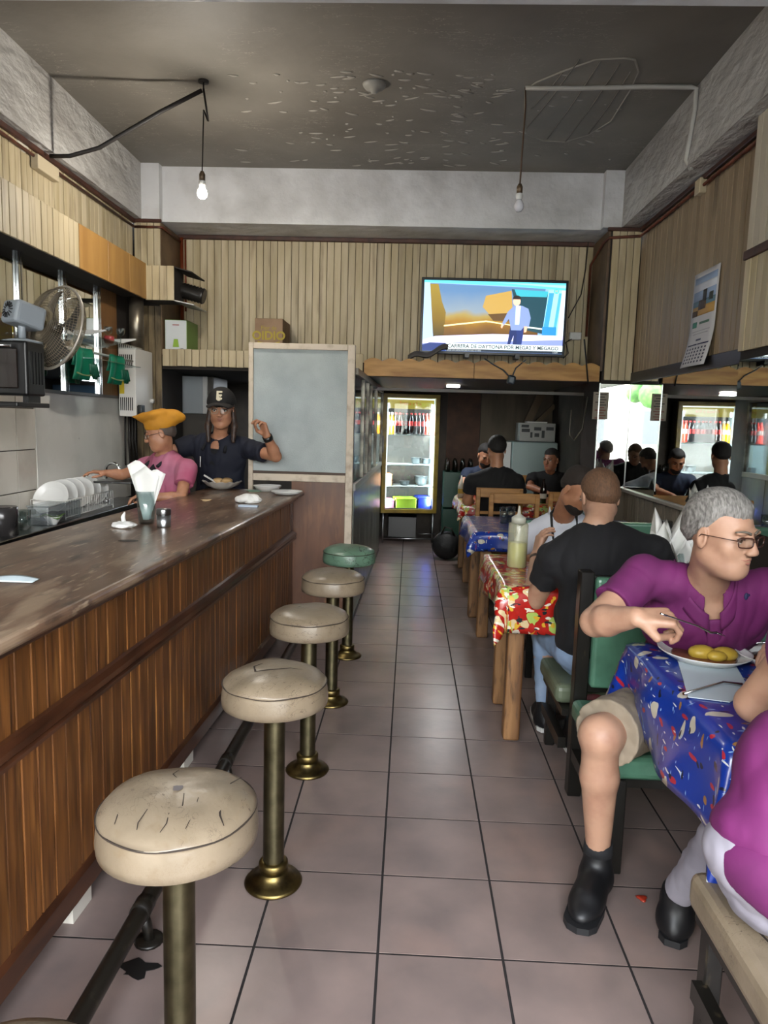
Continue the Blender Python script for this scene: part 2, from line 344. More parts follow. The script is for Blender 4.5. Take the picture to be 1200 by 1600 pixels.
# upper left frame strip, mirrors
mb = MB().box(XL-.02, XL, 3.3, 5.72, 1.76, 2.62); mb.build('mirror_panel', mirror_m, wl)
for y in (3.96, 4.55, 5.13, 5.69):
    o = MB().box(XL, XL+.02, y-.028, y-.004, 1.75, 2.62, bev=.003).box(XL, XL+.02, y+.004, y+.028, 1.75, 2.62, bev=.003).box(XL, XL+.008, y-.004, y+.004, 1.75, 2.62).build('mirror_post', chrome, wl)
MB().box(XL-.01, XL+.006, 5.72, 6.05, 1.75, 2.62).build('plywood_panel', mat('brown_plywood', '77542e', .55, n=(5, '5b3c20', .35, .7), stretch=(1, 1, .2)), wl)
MB().box(XL-.015, XL, 6.05, 6.45, 1.0, 2.62).build('dark_panel', dark_gap, wl)
MB().box(XL-.01, XL+.004, 4.7, 6.3, .88, 1.745).build('splashback', mat('pale_sheet_metal', 'cbcac4', .32, n=(2.5, 'b6b6b0', .4, .7), layers=(('dots', 4.6, '2b2622', .045, .02),)), wl)
MB().box(XL, XL+.02, 3.3, 6.1, 1.735, 1.757).build('shelf_edge', mat('dark_rail', '33302d', .4), wl)
tw = mat('white_wall_tile', 'c6c2b8', .25, n=(3, 'b2aca2', .4, .7), rnd=.05)
sp = []
for j in range(5):
    for i in range(9): sp.append((1, T((XL, 4.7-(i+1)*.235, .9+j*.27-.085))))
pieces('wall_tile', lambda k: MB().box(-.012, 0, .003, .232, .003, .267, bev=.002), sp, tw, wl)
# left soffit
so = structure(MB().box(XL, -2.31, -1.2, 6.2, 2.6, 2.87).build('trim_7', dark_gap))
slats_y(so, -2.29, 2.9, 4.95, 2.585, 2.88, .07, cream)
plyo = mat('orange_plywood_panel', 'a17a42', .5, n=(7, '86602f', .35, .7), rnd=.08, stretch=(1, 1, .2))
for y0, y1 in ((4.955, 5.42), (5.425, 5.83), (5.835, 6.19)): MB().box(-2.308, -2.289, y0, y1, 2.585, 2.88, bev=.002).build('plywood_panel', plyo, so)
# pilasters
def pilaster(name, x0, x1, front_mat, side, zt=ZB):
    p = structure(MB().box(x0+.015, x1-.015, YC+.02, YB+.1, 0, zt-.02).build(name, dark_gap)); return p
pl = pilaster('trim_8', -2.5, -2.256, cream, 1)
slats_x(pl, -2.49, -2.256, YC, 2.87, ZB-.02, .06, cream); slats_x(pl, -2.49, -2.256, YC, .9, 2.57, .06, mat('smoky_slats', '75664c', .5, n=(4, '2e2419', .4, .75), rnd=.1, stretch=(4, 4, 1)))
MB().box(-2.27, -2.252, YC+.01, YB+.02, 2.15, ZB-.02).build('side_panel', mat('brown_side_board', '6a543c', .5, n=(5, '4a3826', .4, .7)), pl)
pr = pilaster('trim_9', 1.66, 1.94, creamR, 1)
slats_x(pr, 1.69, 1.935, YC, 2.02, ZB-.02, .061, cream)
MB().box(1.655, 1.675, YC+.01, YB+.02, 2.1, ZB-.02).build('side_panel', mat('brown_side_board_r', '5c4936', .5, n=(5, '3c2c1e', .4, .7)), pr)
# right mirrors (lower wall and pilaster front)
mr = MB().box(XR-.012, XR, 4.25, YC-.02, 1.07, 1.995).build('mirror_panel', mirror_m, wr)
MB().box(1.66, XR-.012, YC-.016, YC, 1.07, 1.985).build('mirror_panel', mirror_m, pr)
MB().box(1.652, 1.662, YC-.02, YC, 1.05, 1.99).build('mirror_edge', alu, pr)
MB().box(1.925, XR, YC-.03, YC-.016, 1.05, 1.99, bev=.002).build('mirror_joint', alu, pr)
MB().box(1.66, XR, YC-.01, YC+.02, 0, 1.06).build('lower_panel', alc_w, pr)
MB().box(XR-.035, XR, 2.0, YC-.02, 1.04, 1.07, bev=.004).build('ledge', mat('grey_ledge', '8f8a80', .4), wr)
MB().box(XR-.02, XR, 2.0, YC-.01, 1.997, 2.085, bev=.003).build('dark_rail', mat('black_rail', '1b1713', .4), wr)
# near right pilaster
p3 = structure(MB().box(1.86, 2.0, 3.3, 4.2, 0, ZB).build('trim_10', dark_gap))
slats_x(p3, 1.86, 1.94, 4.19, 2.05, ZB, .08, cream); slats_y(p3, 1.842, 3.3, 4.2, 2.6, ZB, .07, mat('white_board', 'b3aa99', .4, rnd=.05), side=-1); slats_y(p3, 1.842, 3.3, 4.2, 2.05, 2.55, .07, cream, side=-1)
MB().box(1.83, 1.86, 3.3, 4.21, 2.55, 2.6, bev=.006).build('moulding', brown_trim, p3)
MB().box(1.848, 1.86, 3.3, 4.18, 1.07, 2.0).build('mirror_panel', mirror_m, p3)
# trims under the beams
tr = structure(MB().box(-2.5, -2.47, 0, YC, ZB-.035, ZB, bev=.005).box(-2.26, 1.66, YB-.03, YB, ZB-.04, ZB, bev=.005).box(1.91, 1.94, 0, YC, ZB-.035, ZB, bev=.005).box(-2.5, -2.24, YC-.02, YC, ZB-.03, ZB, bev=.004).box(1.64, 1.94, YC-.02, YC, ZB-.03, ZB, bev=.004).build('trim_11', brown_trim))
# the platform over the alcove, the kitchen lintel
mz = structure(MB().box(-.4, 1.66, YC+.06, YF, 2.02, 2.13).build('trim_12', mat('platform_dark', '2a211a', .6)))
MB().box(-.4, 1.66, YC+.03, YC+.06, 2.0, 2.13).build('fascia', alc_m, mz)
MB().box(-.4, 1.93, 7.62, 7.66, 1.93, 1.96).build('rail', mat('grey_tube', '8d8a84', .4), mz)
kl = structure(MB().box(-2.256, -.4, YC+.02, 9.0, 2.02, 2.12).build('trim_13', dark_gap))
slats_x(kl, -2.25, -.44, YC+.0, at(320, 573, Y=YC).z, at(320, 548, Y=YC).z+.01, .068, cream, jz=.002)
# scalloped pine board along the platform
def scal(x0, x1):
    z0, z1 = 2.005, 2.135; P = [(x0, z0), (x1, z0)]; n = round((x1-x0)/.165); w = (x1-x0)/n
    for i in range(n-1, -1, -1):
        for k in range(7, -1, -1): t = k/7; P.append((x0+(i+t)*w, z1+.028*math.sin(math.pi*t)))
    return P
for x0, x1 in ((-.43, .545), (.55, 1.65)): MB().prism(scal(x0, x1), 'Y', YC, YC+.03).build('scalloped_board', pine, mz)
# opening to the street and the back shell
ws = structure(MB().box(-3.2, 2.6, -1.62, -1.5, 3.3, 3.9).box(-3.2, -2.5, -1.62, -1.5, 0, 3.3).box(1.94, 2.6, -1.62, -1.5, 0, 3.3).build('wall_street', plaster))
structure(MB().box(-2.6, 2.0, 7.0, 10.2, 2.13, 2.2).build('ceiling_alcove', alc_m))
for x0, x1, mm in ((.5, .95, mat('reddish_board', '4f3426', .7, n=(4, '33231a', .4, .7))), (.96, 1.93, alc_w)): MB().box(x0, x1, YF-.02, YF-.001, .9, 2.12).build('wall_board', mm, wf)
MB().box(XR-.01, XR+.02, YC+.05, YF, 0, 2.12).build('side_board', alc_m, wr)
# ------------------------------------------------------------------ street
gr = structure(MB().box(-30, 30, -30, -1.62, -.2, -.02).build('ground', mat('pavement', '8b8985', .8, n=(2, '75736f', .4, .7))))
def facade(name, x0, x1, y, h, m, lab):
    t = thing(name, lab, 'building', ((x0+x1)/2, y, 0)); MB().box(x0, x1, y-6, y, 0, h).build('wall', m, t); wn = mat('dark_window', '2c3338', .15)
    for i in range(int((x1-x0)/2.4)):
        for k in range(int(h/3)):
            f = MB().box(x0+.7+i*2.4, x0+1.9+i*2.4, y, y+.06, .9+k*3, 2.4+k*3).build('window_frame', white_e, t); MB().box(x0+.8+i*2.4, x0+1.8+i*2.4, y+.06, y+.075, 1+k*3, 2.3+k*3).build('pane', wn, f)
facade('building', -14, -1.5, -15, 7, mat('pale_render', 'b9b3a6', .8), 'pale rendered street building seen only in the mirrors, left half')
facade('building', -1.2, 13, -15, 5.2, mat('whitish_render', 'cfcdc6', .8), 'whitish low street building seen only in the mirrors, right half')
t = thing('street_tree', 'green leafy street tree seen only in the mirrors', 'tree', (-4.2, -9.5, 0)); MB().tube([(-4.2, -9.5, 0), (-4.15, -9.5, 1.5), (-4.3, -9.4, 3)], [.16, .13, .1], 8).build('trunk', log_m, t)
mb = MB()
for i in range(70):
    a = random.uniform(0, 6.3); r = random.uniform(0, 1.3); mb.ball((-4.2+r*math.cos(a), -9.5+r*math.sin(a), 3.2+random.uniform(-.7, 1.1)), random.uniform(.25, .45), 7, 5)
mb.build('crown', mat('leaf_green', '4f7a35', .7, n=(6, '2e5220', .4, .6)), t)
# ------------------------------------------------------------------ bar counter (turned .037 rad to the tiles)
CZ = 1.06
bar = thing('bar_counter', 'long dark wooden bar counter with plank front and worn top', 'counter', (-1.3, 3, 0))
PH = math.atan(.040)
BO = Vector((-.880, 5.38, 0))           # far front corner of the plank face
BM_ = T(BO) @ Rz(-PH) @ T((0, 0, 0))     # local +y runs along the front, towards the far end; near end at y=-5
def bb(*a, **k): return MB().box(*a, M=BM_, **k)
BL = -5.2
bb(-.6, -.03, BL, 0, .09, 1.0).build('carcass', dark_gap, bar)
# plank front, upper row and lower row
sp = []; n = int(-BL/.076); ww = -BL/n
for i in range(n): sp += [('u', BM_ @ T((-.03+random.uniform(0, .003), BL+i*ww, .735))), ('l', BM_ @ T((-.02+random.uniform(0, .003), BL+i*ww, .1)))]
pieces('plank', lambda k: MB().box(0, .02, .0018, ww-.0018, 0, .245 if k == 'u' else .58, bev=.003), sp, woodc, bar)
def mould(prof, name): # prof (x,z) swept along the counter
    return MB().prism([(x, z) for x, z in prof], 'Y', BL, 0, M=BM_).build(name, woodd, bar)
mould([(-.02, .675), (.012, .68), (.03, .692), (.03, .704), (.02, .71), (.034, .722), (.03, .738), (.008, .748), (-.02, .75)], 'mid_moulding')
mould([(-.03, .97), (.0, .972), (.012, .985), (.03, .992), (.034, 1.008), (.05, 1.014), (.05, 1.022), (-.03, 1.022)], 'top_moulding')
mould([(-.02, .07), (.014, .07), (.014, .14), (.004, .16), (-.02, .165)], 'bottom_board')
# top board with rounded nose
tp = [(-.66, 1.022), (.066, 1.022)]+[(.066+.019*math.sin(a), 1.041-.019*math.cos(a)) for a in [math.pi*k/8 for k in range(9)]]+[(-.66, 1.06)]
b = MB(); b.prism(tp, 'Y', BL, .005, M=BM_); b.build('countertop', top_m, bar)
MB().box(-.6, -.0, 0, .012, .03, 1.02, M=BM_).build('end_panel', woodd, bar)
bt = mat('white_base_tile', 'c3bfb4', .25)
for y in (-3.35, -2.36, -1.25, -.35): MB().box(-.14, -.0, y, y+.12, 0, .1, M=BM_).build('tiled_foot', bt, bar)
MB().add([Vector((-1.2+.045*math.cos(a), 2.99+.03*math.sin(a), 1.0612)) for a in [k*.6283 for k in range(10)]], [tuple(range(10))]).build('burn_mark', mat('burn', '17100c', .6), bar)
# foot rail
rail = thing('foot_rail', 'black round metal foot rail along the floor under the bar', 'rail', (-.78, 3, 0))
def rp_(y): return (-.765+.012*(y-2.5), y, .105)
MB().tube([rp_(y) for y in (-.1, 1.2, 2.5, 3.8, 5.0)], .027, 14).build('rail_tube', black_m, rail)
for y in (1.98, 2.93, 3.92): 
    q = rp_(y); MB().tube([(q[0], y, .1), (q[0]+.012, y, .05), (q[0]+.02, y, 0)], .017, 10).lathe([(0.045, 0), (.04, .008), (.0, .009)], (q[0]+.02, y, 0), 14).build('bracket', black_m, rail)
    MB().tube([(q[0], y-.03, .105), (q[0], y+.03, .105)], .031, 14).build('collar', black_m, rail)
# ------------------------------------------------------------------ bar stools
def stool_root(m, tag=''):
    s = thing('bar_stool', '', 'stool', (0, 0, 0), 'bar stools along the counter')
    R = .178
    prof = [(0, .772), (.05, .771), (.10, .766), (.14, .755), (.163, .742), (.1705, .733), (.174, .7295), (.1712, .727), (.1725, .722), (R-.002, .70), (R, .678), (.176, .658), (.166, .652), (0, .652)]
    MB().lathe(prof, n=56, wob=lambda r, z, a: (r*(1+.006*math.sin(3*a+1)), z+((.003*math.sin(2*a)+.002*math.sin(5*a))*min(1, r/.12)**2 if z > .73 else 0))).build('seat', m, s)
    MB().tube([(.1735*math.cos(a), .1735*math.sin(a), .7285+.0012*math.sin(7*a)) for a in [k*math.pi/28 for k in range(56)]], .0022, 5, closed=True).build('split_seam', mat('dark_split', '2a2119', .8), s)
    MB().lathe([(0, .642), (.12, .642), (.13, .652), (0, .655)], n=32).build('seat_plate', mat('seat_plywood', '8a6a4a', .6), s)
    MB().lathe([(.036, .03), (.036, .642)], n=24, close=False).build('column', brass, s)
    MB().lathe([(.097, 0), (.1, .006), (.093, .014), (.075, .02), (.06, .032), (.048, .045), (.048, .052)], n=40).build('base_flange', brass2, s)
    MB().lathe([(.05, .048), (.05, .078), (.044, .084), (.036, .085)], n=32).build('collar', brass2, s)
    return s
labs = ['cream bar stool nearest the camera, only its rim in view', 'cream vinyl bar stool with a round hole worn in its seat, the largest in view', 'cream bar stool with a curved tear across its seat, second from the front',
        'cream bar stool with a short slit in its seat, middle of the row', 'cream bar stool with a bulging seat, right in front of the green one', 'green vinyl bar stool at the far end of the counter']
st0 = stool_root(vinyl)
sy = [(-.49, .738), (-.495, 1.49), (-.427, 2.286), (-.425, 3.093), (-.405, 3.898)]
stools = []
for k, (x, y) in enumerate(sy):
    s_ = st0 if k == 0 else dup(st0)
    s_.location = (x, y, 0); s_.rotation_euler = (0, 0, k*1.9+.3); s_['label'] = labs[k]; stools.append(s_)
s5 = stool_root(vinyl_g); s5.location = (-.386, 4.713, 0); s5['label'] = labs[5]; s5.rotation_euler = (0, 0, 2)
# marks on the seats: a worn hole, splits
crk = mat('crack_dark', '231a13', .85)
def crack(st, pts, w, name='tear'):
    b = MB()
    V = []; 
    for i, (x, y) in enumerate(pts):
        r = math.hypot(x, y); z = .7735-.009*(r/.1)**2 if r < .14 else .757-.35*(r-.14); V.append((x, y, z+.0003))
    W = [w*math.sin(math.pi*(i+.35)/(len(pts)-.3)) for i in range(len(pts))]
    P = []
    for i, v in enumerate(V):
        a = Vector(V[min(i+1, len(V)-1)])-Vector(V[max(i-1, 0)]); nn = Vector((-a.y, a.x, 0)).normalized()*(W[i]+.0004); P += [Vector(v)+nn, Vector(v)-nn]
    b.add(P, [(2*i, 2*i+1, 2*i+3, 2*i+2) for i in range(len(V)-1)]); o = b.build(name, crk); o.parent = st; return o
def loc_dir(st, dx, dy):   # world offset -> stool's own frame
    a = -st.rotation_euler[2]; return (dx*math.cos(a)-dy*math.sin(a), dx*math.sin(a)+dy*math.cos(a))
s = stools[1]
hole = MB().add([Vector((.012*(1+.2*math.sin(3*a))*math.cos(a), .012*(1+.2*math.sin(4*a))*math.sin(a), .7735)) for a in [k*.5236 for k in range(12)]], [tuple(range(12))]).build('worn_hole', mat('foam_grey', '5b5452', .9)); hole.parent = s
crack(s, [loc_dir(s, *p) for p in ((.12, .1), (.105, .05), (.1, .0), (.105, -.04), (.115, -.075), (.13, -.1))], .0025)
for p in (((.02, -.02), (.03, -.06), (.035, -.1)), ((.055, -.03), (.06, -.08), (.058, -.13)), ((-.09, -.05), (-.1, -.09), (-.095, -.12)), ((-.04, -.08), (-.045, -.12), (-.04, -.14)), ((.01, -.09), (.015, -.12), (.01, -.145)), ((-.03, .1), (-.035, .07), (-.02, .05))): crack(s, [loc_dir(s, *q) for q in p], .0009, 'fine_crack')
s = stools[2]; crack(s, [loc_dir(s, *p) for p in ((-.05, .06), (-.075, .02), (-.06, -.03), (-.02, -.02), (.05, .01), (.09, .015))], .004); crack(s, [loc_dir(s, *p) for p in ((-.02, .09), (.03, .1), (.07, .085))], .0015, 'fine_crack')
s = stools[3]; crack(s, [loc_dir(s, *p) for p in ((-.09, -.1), (-.07, -.03), (-.04, .0))], .0022); crack(s, [loc_dir(s, *p) for p in ((.02, .05), (.08, .03))], .002, 'fine_crack')
s = stools[4]; crack(s, [loc_dir(s, *p) for p in ((-.02, -.12), (.0, -.08), (.05, -.05))], .004); crack(s, [loc_dir(s, *p) for p in ((-.02, .1), (.01, .07), (.06, .05))], .0018, 'fine_crack')
# floor debris
solo(MB().box(-.53, -.49, 2.77, 2.83, 0, .045, bev=.01).build('bread_piece', mat('bread', 'b79a75', .9)), 'small pale crust of bread on the floor behind the second stool', 'bread')
p = at(215, 1513, Z=0.002); solo(MB().prism([(p.x+(.05+.014*math.sin(a*3)+.01*math.sin(5*a))*math.cos(a), p.y+(.035+.01*math.sin(a*4))*math.sin(a)) for a in [k*.314 for k in range(20)]], 'Z', .0002, .0022).build('black_stain', mat('black_gunk', '0c0a09', .6)), 'black gummy stain on the floor beside the foot rail', 'stain')
p = at(1003, 1405, Z=0.002); solo(MB().lathe([(0.0, 0), (.014, .001), (.018, .004), (.012, .008), (0, .006)], p, 12, wob=lambda r, z, a: (r*(1+.3*math.sin(3*a)), z)).build('tomato_scrap', mat('tomato_red', '8d2b1a', .4)), 'small red scrap of tomato on the floor tiles at right', 'food')
# ------------------------------------------------------------------ partition with frosted glass, behind the counter's far end
PY = 5.44
par = thing('glass_partition', 'white framed partition with frosted glass at the end of the counter', 'partition', (-.83, PY, 0))
P = lambda px, py: at(px, py, Y=PY)
x0, x1 = P(389, 640).x, -.43; zt = P(470, 537).z; zg0 = P(470, 741).z; zg1 = P(470, 545).z
fro = mat('frosted_glass', 'b3bcbc', .3, trans=.3, ior=1.4, n=(3, '98a2a4', .4, .7), bump=(160, .8, .004))
MB().box(x0, x0+.035, PY-.02, PY+.02, CZ-.01, zt, bev=.003).build('post', white_paint, par)
MB().box(x1-.055, x1, PY-.02, PY+.04, 0, zt, bev=.003).build('post', white_paint, par)
MB().box(x0+.036, x1-.056, PY-.02, PY+.02, zt-.045, zt, bev=.003).build('top_rail', white_paint, par)
MB().box(x0+.036, x1-.056, PY-.02, PY+.02, zg0-.055, zg0-.0, bev=.003).build('bottom_rail', white_paint, par)
MB().box(x0+.035, x1-.055, PY-.012, PY-.006, zg0, zg0+.02).build('glazing_bead', mat('rusty_bead', '3d2c20', .6), par)
MB().box(x0+.035, x1-.055, PY-.004, PY+.004, zg0, zt-.045).build('frosted_pane', fro, par)
MB().box(-.9, x1-.056, PY-.005, PY+.012, .02, zg0-.056).build('wood_panel', mat('reddish_wood_panel', '65422d', .4, n=(4, '452a1c', .35, .75), stretch=(3, 3, .6), layers=(('noise', 5, '80583a', .55, .8),)), par)
# side run of the partition
sd = thing('side_partition', 'grey panelled partition with glass panes facing the aisle', 'partition', (-.4, 7.1, 0))
QA, QB = Vector((-.42, PY+.05, 0)), Vector((-.35, 8.8, 0)); qd = (QB-QA); QL = qd.length; QM = T(QA) @ Rz(math.atan2(qd.y, qd.x)-math.pi/2)
gp = mat('grey_green_panel', '66685c', .35, n=(4, '45433a', .35, .75), stretch=(1, 1, .3), coat=.2)
n = 6
for i in range(n): MB().box(-.015, 0, i*QL/n+.004, (i+1)*QL/n-.004, .03, 1.06, M=QM, bev=.002).build('side_panel', gp, sd)
MB().box(-.02, .01, 0, QL, 1.06, 1.12, M=QM, bev=.004).build('sill', mat('pale_sill', '85837a', .35), sd)
MB().box(-.02, .012, 0, QL, 1.95, 2.0, M=QM).build('head_rail', mat('grime_metal', '4a453d', .4, .6), sd)
MB().box(-.012, .004, 0, QL, 0, .03, M=QM).build('kick_rail', black_m, sd)
for y in (.62, 1.1, 1.5, 2.2, QL-.05): MB().box(-.02, .012, y, y+.035, 1.12, 1.95, M=QM, bev=.003).build('mullion', mat('grime_metal2', '6b675d', .35, .7, n=(8, '2f2a24', .4, .6)), sd)
ys = [0, .62, 1.1, 1.5, 2.2, QL-.05]
for a, b_ in zip(ys[:-1], ys[1:]): MB().box(-.008, -.004, a+(.035 if a else 0), b_, 1.12, 1.95, M=QM).build('pane', pglass, sd)
# dim sheet that closes the kitchen side behind the glass
# ------------------------------------------------------------------ television
tv = thing('television', 'flat television with black bezel on the platform showing a news presenter', 'television', (.7, 6.8, 2.2))
TVY = 6.74
A = at(659, 433, Y=TVY); B = at(882, 558, Y=TVY); tw_ = B.x-A.x; th_ = A.z-B.z; cx = (A.x+B.x)/2; cz = (A.z+B.z)/2
TM = T((cx, TVY, cz)) @ Ry(.004)
MB().box(-tw_/2, tw_/2, .0, .03, -th_/2, th_/2, M=TM, bev=.006).box(-tw_/2+.1, tw_/2-.1, .03, .08, -th_/2+.08, th_/2-.15, M=TM, bev=.01).build('housing', black_p, tv)
MB().box(-.25, -.21, -.06, .1, -th_/2-.03, -th_/2+.01, M=TM).box(.21, .25, -.06, .1, -th_/2-.03, -th_/2+.01, M=TM).build('foot', black_p, tv)
sw, sh = tw_-.052, th_-.056
scr = MB().box(-sw/2, sw/2, -.002, .0, -sh/2, sh/2, M=TM).build('screen', mat('screen_base', '5b84c4', .3, emit=.34), tv)
ei = [0]
def U(u, v): return (-sw/2+u*sw, sh/2-v*sh)      # u,v in 0..1, v down
def flat(poly, col, st=1.3, name='picture', m=None):
    ei[0] += 1; y = -.0025-.0003*ei[0]
    mm = m or mat('screen_'+col, col, .4, emit=st); mb = MB()
    V = [TM @ Vector((U(u, v)[0], y, U(u, v)[1])) for u, v in poly]; mb.add(V, [tuple(range(len(V)))]); return mb.build(name, mm, scr)
def screen_grad(name, stops, axis):
    m = bpy.data.materials.new(name); m.use_nodes = True; t = m.node_tree; b = t.nodes['Principled BSDF']; tc = t.nodes.new('ShaderNodeTexCoord'); s = t.nodes.new('ShaderNodeSeparateXYZ'); r = t.nodes.new('ShaderNodeValToRGB')
    n_ = t.nodes.new('ShaderNodeTexNoise'); n_.inputs['Scale'].default_value = 5; a = t.nodes.new('ShaderNodeMath'); a.operation = 'MULTIPLY_ADD'; a.inputs[1].default_value = .22
    t.links.new(tc.outputs['Generated'], s.inputs[0]); t.links.new(tc.outputs['Object'], n_.inputs[0]); t.links.new(n_.outputs[0], a.inputs[0]); t.links.new(s.outputs[axis], a.inputs[2]); t.links.new(a.outputs[0], r.inputs[0])
    e = r.color_ramp.elements
    while len(e) < len(stops): e.new(.5)
    for k, (p_, c_) in zip(e, stops): k.position = p_; k.color = lin(c_)
    b.inputs['Base Color'].default_value = (.01, .01, .01, 1); t.links.new(r.outputs[0], b.inputs['Emission Color']); b.inputs['Emission Strength'].default_value = .38; b.inputs['Roughness'].default_value = .4; return m
flat([(0, 0), (1, 0), (1, 1), (0, 1)], '6d8fd0')
flat([(0, .02), (.04, .03), (.075, .8), (0, .85)], '8fb2dc')
flat([(.04, .04), (.86, .08), (.82, .74), (.075, .8)], '', m=screen_grad('screen_sunset', [(.08, '5d3a10'), (.3, 'b07a22'), (.42, 'd8a02a'), (.52, 'e0c46a'), (.62, 'b9cfe0'), (1, '7fb2e8')], 2))
flat([(.04, .05), (.1, .05), (.13, .3), (.16, .45), (.15, .78), (.075, .8)], '', m=screen_grad('screen_tree', [(.1, '4a3c10'), (.45, 'a98412'), (1, 'd0b040')], 2))
flat([(.44, .2), (.62, .12), (.64, .55), (.5, .52), (.42, .36)], '96793c'); flat([(.46, .46), (.7, .42), (.7, .56), (.5, .55)], '4a3418')
flat([(.15, .63), (.45, .55), (.7, .62), (.7, .63), (.45, .57), (.15, .65)], 'f0d890')
flat([(.62, .1), (.88, .12), (.85, .72), (.7, .66)], '12343e'); flat([(.64, .1), (.88, .12), (.87, .2), (.66, .2)], '2f8d9a'); flat([(.74, .62), (.85, .64), (.85, .66), (.74, .64)], 'c8d8c8')
flat([(.88, .1), (1, .1), (1, .88), (.85, .76)], '7fb5dc'); flat([(.885, .14), (.92, .14), (.89, .7), (.855, .7)], '2f7fb8'); flat([(.955, .14), (.975, .14), (.95, .62), (.93, .62)], '3c8cc8'); flat([(.975, .1), (1, .1), (1, .8), (.96, .74)], 'b9d8ea')
flat([(.85, .62), (.95, .62), (.95, .77), (.85, .77)], '1f6fa8')
flat([(0, 0), (1, .0), (1, .1), (.6, .055), (0, .03)], '4db6cf'); flat([(.5, .01), (1, .03), (1, .07)], '7fe0ea')
flat([(.09, .79), (.5, .74), (1, .74), (1, .8), (.4, .86), (0, .9), (0, .85)], 'b9b5e4'); flat([(0, .9), (.4, .86), (1, .8), (1, .9), (0, .93)], '6b78c0')
# presenter
flat([(.625, .60), (.69, .6), (.685, .75), (.672, .93), (.644, .93), (.65, .75), (.62, .93), (.605, .93)], '10204c'); flat([(.66, .6), (.72, .6), (.715, .78), (.705, .93), (.675, .93), (.672, .75)], '13265a')
flat([(.645, .33), (.70, .33), (.745, .37), (.765, .5), (.755, .62), (.735, .66), (.72, .63), (.70, .68), (.63, .68), (.61, .52), (.575, .62), (.56, .6), (.6, .42)], '68799e')
flat([(.655, .33), (.69, .33), (.685, .6), (.655, .6)], 'a9c0ec'); flat([(.72, .62), (.745, .62), (.738, .7), (.722, .71)], 'd79a80'); flat([(.56, .58), (.575, .6), (.565, .66), (.555, .64)], 'd79a80')
flat([(.66+.027*math.cos(a), .27+.065*math.sin(a)) for a in [k*.5236 for k in range(12)]], 'd9a088'); flat([(.66+.03*math.cos(a), .235+.05*math.sin(a)) for a in [3.0+k*.34 for k in range(11)]], '1c1614')
# captions
flat([(.17, .885), (1, .885), (1, .965), (.17, .965)], 'cfe2e2'); flat([(.05, .885), (.168, .885), (.168, 1), (0, 1), (0, .92)], '16285c'); flat([(.17, .965), (1, .965), (1, 1), (.17, 1)], '101c28')
flat([(.935+.018*math.cos(a), .115+.035*math.sin(a)) for a in [k*.5236 for k in range(12)]], '35d0b0')
def stext(body, u, v, size, col, xs=1, al='LEFT', bold=0):
    x, z = U(u, v); text_mesh(body, size, 'caption', mat('caption_'+col, col, .4, emit=.34), scr, TM @ T((x, -.0145, z)) @ FRONT, .0003, al, xs, bold or size*.03)
stext('CARRERA DE DAYTONA POR MEGA2 Y MEGAGO', .18, .928, .046, '1e3540', 1.0); 
stext('SERIE DE DENUNCIAS A LAS 13 HRS', .175, .985, .02, 'dfe8e8', 1.0); stext('13:09', .93, .985, .022, 'dfe8e8'); stext('M', .935, .117, .035, 'e8fff8', 1, 'CENTER')
stext('24', .15, .93, .03, 'dfe8e8', 1, 'CENTER')
# ------------------------------------------------------------------ bulbs and ceiling fittings
def bulb(name, lab, x, y, z, on):
    t = thing(name, lab, 'light bulb', (x, y, z))
    prof = [(0, -.062), (.018, -.058), (.029, -.044), (.0325, -.026), (.029, -.008), (.02, .008), (.017, .016)]
    MB().lathe(prof, (x, y, z), 20).build('globe', mat('lit_bulb', 'fff2df', .3, emit=25) if on else mat('opal_bulb', 'c9c9cf', .2), t)
    MB().lathe([(.0175, .014), (.023, .03), (.024, .045), (.016, .06), (0, .06)], (x, y, z), 18).build('bulb_base', white_e, t)
    MB().lathe([(.019, .052), (.02, .095), (.011, .115), (0, .116)], (x, y, z), 16).build('socket', mat('brass_socket' if not on else 'grey_socket', '5a4a38', .4, .4), t)
    return t
bL = at(316, 296, Y=4.94); bR = at(811, 316, Y=4.94)
bulb('hanging_bulb', 'lit light bulb hanging on a black wire at left', bL.x, bL.y, bL.z, True)
bulb('hanging_bulb', 'unlit light bulb hanging on a brown cord at right', bR.x, bR.y, bR.z, False)
l = bpy.data.lights.new('bulb_light', 'POINT'); l.energy = 24; l.color = (1, .93, .82); l.shadow_soft_size = .035
o = bpy.data.objects.new('bulb_light', l); COL.objects.link(o); o.location = (bL.x, bL.y, bL.z-.1)
c1_ = mat('black_cable', '16110e', .6); c2_ = mat('white_cable', 'aaa79f', .45); c3_ = mat('red_brown_pipe', '5a2c1b', .45, n=(20, '3a1c12', .4, .7))
hk = at(318, 126, Z=ZC)
q0 = at(78, 244, X=-2.44); q1 = at(155, 231, Y=4.9); q2 = at(250, 175, Y=4.93)
solo(MB().tube([q0, q0.lerp(q1, .4)+Vector((0, 0, -.02)), q1, q2, hk+Vector((-.01, 0, -.06))], .014, 8).build('ceiling_cable', c1_), 'thick black sagging cable from the left wall to the ceiling hook', 'cable')
solo(MB().tube([hk+Vector((0, 0, -.05)), hk+Vector((.03, 0, -.25)), (bL.x+.012, bL.y, bL.z+.5), (bL.x, bL.y, bL.z+.11)], [.007, .007, .0045, .004], 8).build('bulb_cord', c1_), 'black wire holding the lit bulb', 'cable')
solo(MB().tube([hk, hk-Vector((0, 0, .07))], .006, 6).lathe([(.035, -.012), (.035, 0), (0, 0)], hk, 12).build('ceiling_hook', c1_), 'small black ceiling hook above the lit bulb', 'hook')
hr = at(821, 134, Z=ZC)
